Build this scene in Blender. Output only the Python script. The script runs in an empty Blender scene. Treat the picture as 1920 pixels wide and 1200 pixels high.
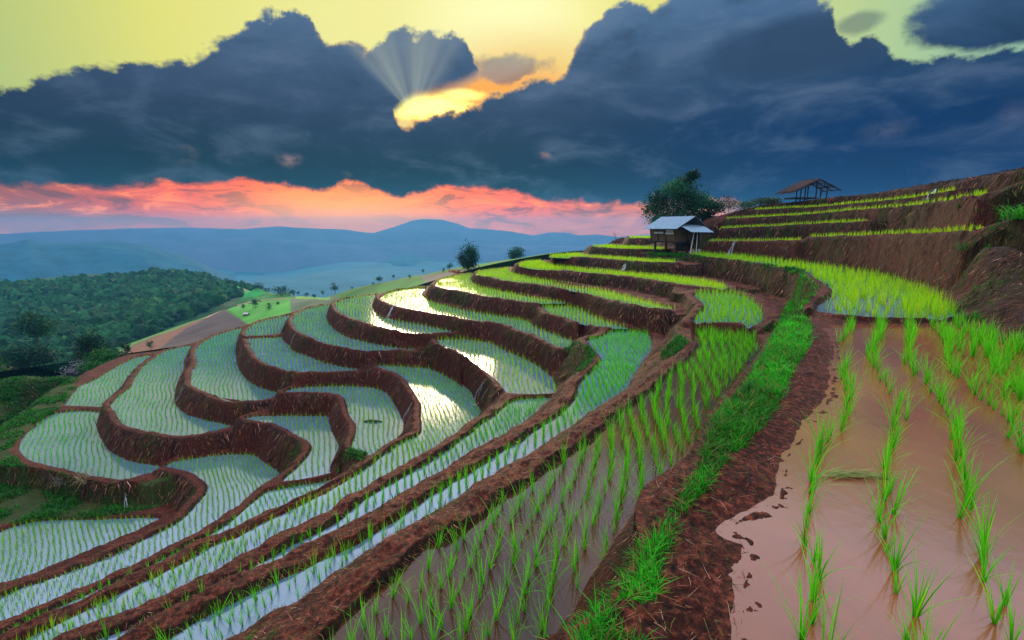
import bpy, bmesh, math, random
import numpy as np
from mathutils import Vector, Matrix, geometry
random.seed(7); RNG = np.random.default_rng(7)
scene = bpy.context.scene

# ---------------------------------------------------------------- camera
F = 907.0; HY = 428.0; PITCH = math.atan((600-HY)/F)
SP, CP = math.sin(PITCH), math.cos(PITCH)
S = 1.3; ZC = 1.6*S
cam_d = bpy.data.cameras.new('camera'); cam = bpy.data.objects.new('camera', cam_d)
scene.collection.objects.link(cam); scene.camera = cam
cam_d.lens = F/1920*36; cam_d.sensor_width = 36; cam_d.clip_start = .05; cam_d.clip_end = 6000
cam.location = (0, 0, ZC); cam.rotation_euler = (math.pi/2-PITCH, 0, 0)
scene.view_settings.view_transform = 'Standard'; scene.view_settings.look = 'None'
scene.view_settings.exposure = 0.0; scene.view_settings.gamma = 1.0
scene.cycles.max_bounces = 5; scene.cycles.diffuse_bounces = 2; scene.cycles.glossy_bounces = 3
scene.cycles.transmission_bounces = 3; scene.cycles.transparent_max_bounces = 6; scene.cycles.volume_bounces = 1
scene.cycles.use_denoising = True

def lin(r, g, b, k=1.0):
    f = lambda c: (c/12.92 if c <= .04045 else ((c+.055)/1.055)**2.4)
    return (f(r/255)*k, f(g/255)*k, f(b/255)*k, 1.0)
def azel(px, py):
    u = (px-960)/F; v = (py-600)/F
    x, y, z = u, CP-v*SP, -(SP+v*CP)
    return math.atan2(x, y), math.atan2(z, math.hypot(x, y))

# ---------------------------------------------------------------- node helper
class NT:
    def __init__(s, tree): s.t = tree; s.n = tree.nodes; s.l = tree.links
    def node(s, typ, **kw):
        n = s.n.new(typ)
        for k, v in kw.items(): setattr(n, k, v)
        return n
    def put(s, sock, v):
        if v is None: return
        if isinstance(v, bpy.types.NodeSocket): s.l.new(v, sock)
        else: sock.default_value = v
    def m(s, op, a, b=None, c=None, clamp=False):
        n = s.node('ShaderNodeMath', operation=op, use_clamp=clamp)
        s.put(n.inputs[0], a); s.put(n.inputs[1], b); s.put(n.inputs[2], c); return n.outputs[0]
    def ss(s, x, a, b):            # smoothstep of x from a to b
        n = s.node('ShaderNodeMapRange', interpolation_type='SMOOTHSTEP')
        s.put(n.inputs['Value'], x); s.put(n.inputs['From Min'], a); s.put(n.inputs['From Max'], b); return n.outputs[0]
    def ramp(s, x, pts, interp='LINEAR'):
        n = s.node('ShaderNodeValToRGB'); n.color_ramp.interpolation = interp
        e = n.color_ramp.elements
        while len(e) < len(pts): e.new(.5)
        for i, (p, c) in enumerate(sorted(pts, key=lambda q: q[0])): e[i].position = p; e[i].color = c
        s.put(n.inputs[0], x); return n.outputs[0]
    def mix(s, f, a, b, blend='MIX'):
        n = s.node('ShaderNodeMix', data_type='RGBA', blend_type=blend)
        s.put(n.inputs[0], f); s.put(n.inputs[6], a); s.put(n.inputs[7], b); return n.outputs[2]
    def noise(s, vec, scale, detail=4, rough=.55, dist=0.0, out=0):
        n = s.node('ShaderNodeTexNoise'); s.put(n.inputs['Vector'], vec)
        n.inputs['Scale'].default_value = scale; n.inputs['Detail'].default_value = detail
        n.inputs['Roughness'].default_value = rough; n.inputs['Distortion'].default_value = dist; return n.outputs[out]
    def comb(s, x, y, z):
        n = s.node('ShaderNodeCombineXYZ'); s.put(n.inputs[0], x); s.put(n.inputs[1], y); s.put(n.inputs[2], z); return n.outputs[0]
    def curve(s, x, pts):
        n = s.node('ShaderNodeFloatCurve'); c = n.mapping.curves[0]
        for i, (px, py) in enumerate(pts):
            if i == 0: c.points[0].location = (px, py)
            elif i == len(pts)-1: c.points[-1].location = (px, py)
            else: c.points.new(px, py)
        n.mapping.update(); s.put(n.inputs['Value'], x); return n.outputs[0]

# ---------------------------------------------------------------- world / sky
SUN_AZ, SUN_EL = azel(800, 190)
world = bpy.data.worlds.new('World'); scene.world = world; world.use_nodes = True
W = NT(world.node_tree); W.n.clear()
tc = W.node('ShaderNodeTexCoord'); sep = W.node('ShaderNodeSeparateXYZ'); W.l.new(tc.outputs['Generated'], sep.inputs[0])
X, Y, Z = sep.outputs
az = W.m('ARCTAN2', X, Y); el = W.m('ARCSINE', Z)
D2 = W.comb(az, W.m('MULTIPLY', el, 1.25), 0.0)
nb = W.noise(D2, 5.0, 7, .58, .3); nf = W.noise(D2, 17.0, 7, .6)
nh = W.noise(D2, 42.0, 6, .65)
disp = W.m('ADD', W.m('ADD', W.m('MULTIPLY', W.m('SUBTRACT', nb, .5), .09), W.m('MULTIPLY', W.m('SUBTRACT', nf, .5), .06)), W.m('MULTIPLY', W.m('SUBTRACT', nh, .5), .03))
azn = W.m('MULTIPLY_ADD', az, 1/1.74, .5, clamp=True)
def skycurve(pts):
    out = []
    for px, py in pts:
        a, e = azel(px, py); out.append((min(1, max(0, a/1.74+.5)), e+.2))
    return W.m('SUBTRACT', W.curve(azn, out), .2)
T2 = skycurve([(-60,150),(30,162),(90,150),(160,132),(270,120),(350,112),(410,94),(450,62),(480,28),(530,14),(575,24),(600,60),(615,78),(690,84),(712,120),(728,165),(742,204),
               (757,221),(800,213),(850,201),(905,184),(955,164),(1005,150),(1045,136),(1068,112),(1082,72),(1125,30),(1160,4),(1200,10),(1235,22),(1260,-5),(1330,-30),(1480,-30),(1540,0),
               (1568,28),(1575,52),(1640,58),(1668,84),(1740,110),(1800,100),(1860,88),(1960,90)])
T1 = skycurve([(-60,300),(640,140),(668,100),(700,82),(720,66),(745,48),(772,62),(830,53),(868,66),(884,96),(905,150),(930,190),(1900,300)])
BH = skycurve([(-60,300),(700,290),(728,240),(748,217),(772,200),(805,189),(850,176),(890,163),(930,140),(1900,100)])
BB = skycurve([(-60,338),(100,344),(300,346),(460,342),(560,356),(600,362),(650,346),(700,356),(770,371),(850,352),(930,350),(1000,366),(1100,376),(1250,378),(1330,372),(1400,378),(1500,400),(1960,440)])
soft = W.m('MULTIPLY_ADD', nb, .03, -.005)
low = W.ss(W.m('SUBTRACT', W.m('ADD', T2, disp), el), -.003, W.m('MAXIMUM', soft, .006))
up1 = W.ss(W.m('SUBTRACT', W.m('ADD', T1, disp), el), -.003, .012)
up2 = W.ss(W.m('SUBTRACT', el, W.m('ADD', BH, W.m('MULTIPLY', disp, .35))), -.004, .03)
mass = W.m('MAXIMUM', low, W.m('MULTIPLY', up1, up2))
def blob(px, py, rx, ry, soft=.5, nz=2.2):
    a, e = azel(px, py)
    da = W.m('DIVIDE', W.m('SUBTRACT', az, a), rx/F); de = W.m('DIVIDE', W.m('SUBTRACT', el, e), ry/F)
    d = W.m('SQRT', W.m('ADD', W.m('MULTIPLY', da, da), W.m('MULTIPLY', de, de)))
    d = W.m('ADD', d, W.m('MULTIPLY', disp, nz*2.2)); return W.ss(d, 1.0+soft/2, 1.0-soft/2)
mass = W.m('MAXIMUM', mass, blob(1880, 8, 90, 45, .3, 4))
mass = W.m('MAXIMUM', mass, W.m('MULTIPLY', blob(945, 128, 62, 22, .6, 9), .65))
mass = W.m('MAXIMUM', mass, W.m('MULTIPLY', blob(1612, 42, 26, 12, .8, 6), .55))
# clear sky above the bank
nish = W.node('ShaderNodeTexSky', sky_type='NISHITA'); nish.sun_disc = False
nish.sun_elevation = SUN_EL; nish.sun_rotation = SUN_AZ
px_a = lambda p: (azel(p, 100)[0]/1.74+.5)
yel = W.ramp(azn, [(px_a(0), lin(190,204,118)), (px_a(300), lin(232,228,118)), (px_a(620), lin(246,240,150)), (px_a(960), lin(255,246,160)), (px_a(1100), lin(246,236,130)), (px_a(1350), lin(226,226,130)), (px_a(1700), lin(176,206,150)), (px_a(1920), lin(150,190,160))])
glow = W.m('MULTIPLY', blob(962, 45, 130, 110, 1.6, 0), .7)
yel = W.mix(glow, yel, lin(255,252,190,1.1))
yel = W.mix(W.m('MULTIPLY', blob(985, 150, 140, 60, 1.4, 1), .8), yel, lin(250,200,104))
above = W.ss(el, .40, .52)
up_col = W.mix(.12, lin(206,222,242,2.3), W.mix(1.0, nish.outputs[0], (.4,.4,.4,1), 'MULTIPLY'))
yel = W.mix(above, yel, up_col)
# cloud bank colour
e = lambda y: azel(960, y)[1]/.5
eln = W.m('DIVIDE', W.m('ADD', el, W.m('MULTIPLY', disp, .35)), .5, clamp=True)
cl_l = W.ramp(eln, [(0, lin(2,6,14)), (e(345), lin(2,6,14)), (e(320), lin(9,12,26)), (e(240), lin(42,52,78)), (e(120), lin(70,90,120)), (e(20), lin(86,112,144))])
cl_r = W.ramp(eln, [(0, lin(0,16,70)), (e(350), lin(0,20,76)), (e(260), lin(4,36,84)), (e(150), lin(48,72,104)), (e(60), lin(70,100,136)), (e(0), lin(84,116,150))])
cloud = W.mix(W.ss(az, azel(900,300)[0], azel(1600,300)[0]), cl_l, cl_r)
tex = W.noise(W.comb(az, W.m('MULTIPLY', el, 2.4), 3.0), 7.0, 6, .6, .4)
cloud = W.mix(W.m('MULTIPLY', W.ss(tex, .46, .74), .34), cloud, lin(112,130,156))
cloud = W.mix(W.m('MULTIPLY', W.ss(tex, .50, .28), .42), cloud, lin(22,32,54))
cloud = W.mix(W.m('MULTIPLY', blob(1490, 92, 125, 42, .5, 3), .75), cloud, lin(46,62,90))
# lit rims of the cloud next to the gap
dlt = W.m('SUBTRACT', W.m('ADD', T2, disp), el)
rim = W.m('MULTIPLY', W.m('MULTIPLY', W.ss(dlt, .016, .0), W.ss(dlt, -.01, -.002)), W.ss(W.m('ABSOLUTE', W.m('SUBTRACT', az, azel(870,180)[0])), .30, .12))
rim = W.m('MULTIPLY', rim, W.m('SUBTRACT', 1.0, W.m('MULTIPLY', up1, up2)))
cloud = W.mix(W.m('MULTIPLY', rim, .75), cloud, lin(255,196,96,1.1))
# small pink holes
for hx, hy, rx, ry, k in ((543,300,13,9,.8),(352,288,8,9,.3),(1022,291,11,5,.6),(1668,245,30,13,.5),(1905,212,18,13,.5),(650,327,9,5,.35)):
    cloud = W.mix(W.m('MULTIPLY', W.m('MULTIPLY', blob(hx, hy, rx, ry, 1.8, 18), W.ss(nf, .40, .62)), k), cloud, lin(190,145,130) if hx < 1500 else lin(100,100,124))
# upward rays
a0, e0 = azel(775, 215)
phi = W.m('ARCTAN2', W.m('SUBTRACT', el, e0), W.m('SUBTRACT', az, a0))
rd = W.m('SQRT', W.m('ADD', W.m('POWER', W.m('SUBTRACT', el, e0), 2.0), W.m('POWER', W.m('SUBTRACT', az, a0), 2.0)))
pn = W.node('ShaderNodeTexNoise', noise_dimensions='1D'); W.put(pn.inputs['W'], phi); pn.inputs['Scale'].default_value = 3.2; pn.inputs['Detail'].default_value = 1
ray = W.m('MULTIPLY', W.m('MULTIPLY', W.ss(phi, 2.50, 2.22), W.ss(phi, .70, 1.15)), W.ss(rd, .34, .03))
ray = W.m('MULTIPLY', ray, W.m('MULTIPLY_ADD', W.ss(pn.outputs[0], .25, .75), .6, .4))
cloud = W.mix(W.m('MULTIPLY', ray, .75), cloud, lin(160,168,160))
ray2 = W.m('MULTIPLY', W.m('MULTIPLY', W.ss(phi, .30, .40), W.ss(phi, .62, .50)), W.ss(rd, .55, .22))
cloud = W.mix(W.m('MULTIPLY', ray2, .25), cloud, lin(150,170,190))
# hole: blazing gap
hole = W.m('MAXIMUM', blob(800, 199, 58, 15, 1.3, 14), W.m('MULTIPLY', blob(868, 178, 30, 7, 1.6, 14), .7))
yel = W.mix(W.m('MULTIPLY', W.ss(el, azel(900,100)[1], azel(900,165)[1]), blob(880, 175, 170, 60, .6, 1)), yel, lin(255,170,64,1.1))
yel = W.mix(hole, yel, lin(255,240,120,2.4))
skyc = W.mix(mass, yel, cloud)
# sunset band below
ban = W.ramp(azn, [(px_a(0), lin(150,86,66)), (px_a(180), lin(200,100,66)), (px_a(420), lin(240,118,56)), (px_a(620), lin(255,160,66)), (px_a(760), lin(246,140,80)), (px_a(1000), lin(232,122,96)), (px_a(1200), lin(210,128,122)), (px_a(1400), lin(150,130,150)), (px_a(1600), lin(60,110,160))])
st = W.noise(W.comb(W.m('MULTIPLY', az, 1.0), W.m('MULTIPLY', el, 3.6), 9.0), 11.0, 7, .62, .6)
ban = W.mix(W.m('MULTIPLY', W.ss(st, .47, .62), .8), ban, lin(96,60,66))
ban = W.mix(W.m('MULTIPLY', W.ss(st, .46, .36), .60), ban, lin(255,178,96,1.1))
ban = W.mix(W.m('MULTIPLY', blob(650, 398, 150, 36, 1.7, 1.5), .8), ban, lin(255,206,110,1.15))
ban = W.mix(W.ss(el, .035, .0), ban, W.mix(.5, ban, lin(225,150,140)))
bmask = W.ss(W.m('SUBTRACT', W.m('ADD', BB, W.m('MULTIPLY', disp, .55)), el), -.006, .008)
skyc = W.mix(bmask, skyc, W.mix(1.0, ban, (1.75,.88,.06,1), 'MULTIPLY'))
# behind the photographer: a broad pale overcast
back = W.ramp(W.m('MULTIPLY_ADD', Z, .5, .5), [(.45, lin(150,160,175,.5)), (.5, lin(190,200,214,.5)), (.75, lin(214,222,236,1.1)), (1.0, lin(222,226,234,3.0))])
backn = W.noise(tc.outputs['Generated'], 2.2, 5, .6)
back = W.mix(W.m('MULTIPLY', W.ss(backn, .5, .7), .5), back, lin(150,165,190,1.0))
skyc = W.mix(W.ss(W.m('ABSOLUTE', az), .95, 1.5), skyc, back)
skyc = W.mix(W.ss(el, -.01, -.06), skyc, lin(70,110,130,.6))
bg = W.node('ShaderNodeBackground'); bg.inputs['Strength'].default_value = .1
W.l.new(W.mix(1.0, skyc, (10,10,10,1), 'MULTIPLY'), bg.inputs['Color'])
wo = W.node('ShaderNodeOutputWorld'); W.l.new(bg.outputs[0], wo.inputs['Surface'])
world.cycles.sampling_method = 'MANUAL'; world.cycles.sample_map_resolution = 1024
# ---------------------------------------------------------------- sun
sun_d = bpy.data.lights.new('sun', 'SUN'); sun = bpy.data.objects.new('sun', sun_d); scene.collection.objects.link(sun)
sun_d.energy = 2.1; sun_d.angle = math.radians(14); sun_d.color = (1.0, .74, .42)
sd = Vector((math.sin(SUN_AZ)*math.cos(SUN_EL), math.cos(SUN_AZ)*math.cos(SUN_EL), math.sin(SUN_EL)))
sun.rotation_euler = sd.to_track_quat('Z', 'Y').to_euler()

# ---------------------------------------------------------------- helpers
col = scene.collection
def tag(o, label=None, cat=None, group=None, kind=None):
    if label: o['label'] = label
    if cat: o['category'] = cat
    if group: o['group'] = group
    if kind: o['kind'] = kind
    return o
def empty(name, loc, rz=0):
    o = bpy.data.objects.new(name, None); col.objects.link(o); o.location = loc; o.rotation_euler = (0,0,rz); o.empty_display_size = .3; return o
def np_mesh(name, V, T, mat, parent=None, smooth=True, cols=None):
    me = bpy.data.meshes.new(name); V = np.ascontiguousarray(V, dtype=np.float32); T = np.ascontiguousarray(T, dtype=np.int32)
    me.vertices.add(len(V)); me.vertices.foreach_set('co', V.ravel())
    k = T.shape[1]; n = len(T)
    me.loops.add(n*k); me.loops.foreach_set('vertex_index', T.ravel())
    me.polygons.add(n); me.polygons.foreach_set('loop_start', np.arange(0, n*k, k, dtype=np.int32))
    me.polygons.foreach_set('loop_total', np.full(n, k, dtype=np.int32))
    me.polygons.foreach_set('use_smooth', np.full(n, smooth))
    me.update(calc_edges=True)
    if cols is not None:
        for nm, c in cols.items():
            a = me.color_attributes.new(nm, 'FLOAT_COLOR', 'POINT')
            c4 = np.ones((len(V), 4), dtype=np.float32); c4[:, :c.shape[1]] = c; a.data.foreach_set('color', c4.ravel())
    me.materials.append(mat)
    o = bpy.data.objects.new(name, me); col.objects.link(o)
    if parent: o.parent = parent
    return o
def _h(ix, iy, s):
    n = (ix*374761393 + iy*668265263 + s*982451653) & 0xffffffff
    n = ((n ^ (n >> 13))*1274126177) & 0xffffffff
    return ((n ^ (n >> 16)) & 0xffff)/65535.0
def vnoise(x, y, s=0):
    ix = np.floor(x).astype(np.int64); iy = np.floor(y).astype(np.int64); fx = x-ix; fy = y-iy
    fx = fx*fx*(3-2*fx); fy = fy*fy*(3-2*fy)
    return (_h(ix,iy,s)*(1-fx)+_h(ix+1,iy,s)*fx)*(1-fy)+(_h(ix,iy+1,s)*(1-fx)+_h(ix+1,iy+1,s)*fx)*fy
def fbm(x, y, s=0, o=4, g=.5):
    r = 0; a = 1; t = 0
    for i in range(o): r = r+a*vnoise(x*2**i, y*2**i, s+i*17); t += a; a *= g
    return r/t-.5
def ss(x, a, b):
    t = np.clip((x-a)/(b-a), 0, 1); return t*t*(3-2*t)
def unp(px, py, h):                        # ray through a photo pixel met with the level h below the lens (h before scaling)
    u = (px-960)/F; v = (py-600)/F; t = h*S/(SP+v*CP); return u*t, (CP-v*SP)*t
def unpY(px, py, Yd):
    u = (px-960)/F; v = (py-600)/F; t = Yd/(CP-v*SP); return u*t, Yd, ZC-(SP+v*CP)*t
def proj(x, y, z):
    zz = z-ZC; d = y*CP-zz*SP; return 960+F*x/d, 600+F*(-zz*CP-y*SP)/d, d
def catmull(P, n=4):
    P = np.array(P, float); m = len(P); out = []
    for i in range(m):
        p0, p1, p2, p3 = P[i-1], P[i], P[(i+1) % m], P[(i+2) % m]
        for k in range(n):
            t = k/n; q = .5*((2*p1)+(-p0+p2)*t+(2*p0-5*p1+4*p2-p3)*t*t+(-p0+3*p1-3*p2+p3)*t**3)
            out.append(.35*(p1+(p2-p1)*t)+.65*q)
    return np.array(out)
def inpoly(x, y, P):
    r = np.zeros(x.shape, bool); n = len(P); j = n-1
    for i in range(n):
        xi, yi, xj, yj = P[i,0], P[i,1], P[j,0], P[j,1]
        if yi != yj: r ^= ((yi > y) != (yj > y)) & (x < (xj-xi)*(y-yi)/(yj-yi)+xi)
        j = i
    return r
def segdist(x, y, P, zs=None, closed=True):
    best = np.full(x.shape, 1e9); bz = None if zs is None else np.zeros(x.shape)
    n = len(P)
    for i in range(n if closed else n-1):
        a = P[i]; b = P[(i+1) % n]; d = b-a; L = d@d+1e-12
        t = np.clip(((x-a[0])*d[0]+(y-a[1])*d[1])/L, 0, 1)
        q = (x-a[0]-t*d[0])**2+(y-a[1]-t*d[1])**2
        m = q < best; best = np.where(m, q, best)
        if zs is not None: bz = np.where(m, zs[i]+(zs[(i+1) % n]-zs[i])*t, bz)
    return np.sqrt(best), bz

# ---------------------------------------------------------------- materials
def new_mat(name):
    m = bpy.data.materials.new(name); m.use_nodes = True; N = NT(m.node_tree)
    b = m.node_tree.nodes['Principled BSDF']; return m, N, b
def simple_mat(name, c, rough=.8, nscale=6, var=.35, bump=.3, spec=.3, metal=0, stretch=None):
    m, N, b = new_mat(name); tcn = N.node('ShaderNodeTexCoord'); v = tcn.outputs['Object']
    if stretch:
        mp = N.node('ShaderNodeMapping'); mp.inputs['Scale'].default_value = stretch; N.l.new(v, mp.inputs[0]); v = mp.outputs[0]
    n = N.noise(v, nscale, 6, .65)
    dk = tuple(x*(1-var) for x in c[:3])+(1,); lt = tuple(min(1, x*(1+var)) for x in c[:3])+(1,)
    N.l.new(N.ramp(n, [(.3, dk), (.7, lt)]), b.inputs['Base Color'])
    b.inputs['Roughness'].default_value = rough; b.inputs['Specular IOR Level'].default_value = spec; b.inputs['Metallic'].default_value = metal
    bp = N.node('ShaderNodeBump'); bp.inputs['Strength'].default_value = bump; bp.inputs['Distance'].default_value = .05
    N.l.new(n, bp.inputs['Height']); N.l.new(bp.outputs[0], b.inputs['Normal']); return m
def leaf_mat(name, transl=.45, gain=1.0, rough=.55):
    m, N, b = new_mat(name); at = N.node('ShaderNodeAttribute', attribute_name='col')
    oi = N.node('ShaderNodeObjectInfo')
    c = N.mix(1.0, at.outputs['Color'], (gain, gain, gain, 1), 'MULTIPLY')
    N.l.new(c, b.inputs['Base Color']); b.inputs['Roughness'].default_value = rough; b.inputs['Specular IOR Level'].default_value = .25
    tr = N.node('ShaderNodeBsdfTranslucent'); N.l.new(c, tr.inputs['Color'])
    mx = N.node('ShaderNodeMixShader'); mx.inputs[0].default_value = transl
    out = m.node_tree.nodes['Material Output']
    N.l.new(b.outputs[0], mx.inputs[1]); N.l.new(tr.outputs[0], mx.inputs[2]); N.l.new(mx.outputs[0], out.inputs['Surface']); return m
M_rice = leaf_mat('rice_leaf', .5); M_leaf = leaf_mat('tree_leaf', .35); M_dry = leaf_mat('dry_grass', .25, rough=.8)
M_bark = simple_mat('bark', (.09,.07,.05), .9, 9, .4, .6)
M_wood = simple_mat('weathered_wood', (.16,.09,.055), .85, 5, .5, .5, stretch=(1,1,7))
M_dark = simple_mat('dark_wood', (.035,.028,.026), .9, 6, .5, .4)
M_tin = simple_mat('tin_roof', (.15,.24,.34), .42, 4, .22, .12, .5, .35)
M_pale = simple_mat('pale_board', (.52,.50,.47), .8, 6, .3, .3)
M_thatch = simple_mat('thatch', (.10,.055,.05), .95, 20, .6, .9, stretch=(1,1,.3))
M_straw = simple_mat('straw', (.42,.36,.16), .85, 12, .3, .3)
M_fall, N, b = new_mat('falling_water'); b.inputs['Base Color'].default_value = (.5,.56,.62,1); b.inputs['Roughness'].default_value = .35
nn = N.noise(N.node('ShaderNodeTexCoord').outputs['Object'], 9, 4); bp = N.node('ShaderNodeBump'); bp.inputs['Distance'].default_value = .05; N.l.new(nn, bp.inputs['Height']); N.l.new(bp.outputs[0], b.inputs['Normal'])

def water_mat(name, base, base2, rough, ior, bump):
    m, N, b = new_mat(name); tcn = N.node('ShaderNodeTexCoord'); v = tcn.outputs['Object']
    n1 = N.noise(v, .55, 5, .6, .5)
    N.l.new(N.ramp(n1, [(.35, base), (.65, base2)]), b.inputs['Base Color'])
    b.inputs['Roughness'].default_value = rough; b.inputs['IOR'].default_value = ior; b.inputs['Specular IOR Level'].default_value = .5
    n2 = N.noise(v, 5.0, 4, .6, .4); bp = N.node('ShaderNodeBump'); bp.inputs['Strength'].default_value = bump; bp.inputs['Distance'].default_value = .02
    N.l.new(n2, bp.inputs['Height']); N.l.new(bp.outputs[0], b.inputs['Normal']); return m
M_mud_water = water_mat('muddy_water', (.24,.070,.026,1), (.17,.050,.022,1), .13, 1.6, .10)
M_clear_water = water_mat('shallow_water', (.095,.036,.014,1), (.035,.016,.012,1), .06, 1.34, .10)
M_sky_water = water_mat('silty_water', (.11,.175,.26,1), (.075,.13,.21,1), .09, 2.15, .14)

# ================================================================ terraces: outlines read off the hillside, level by level
Z48 = dict(a=(0,740), b=(0,950), c=(300,740), d=(300,950), e=(80,580), f=(400,560), g=(500,700), h=(700,480), i=(800,640), j=(640,850), k=(940,420))
def zp(s):
    out = []; ref = None
    for tok in s.split():
        if tok in Z48 or tok == 'p': ref = tok; continue
        x, y = map(float, tok.split(','))
        out.append((x, y) if ref == 'p' else (Z48[ref][0]+x/4.8, Z48[ref][1]+y/4.8))
    return out
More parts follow.
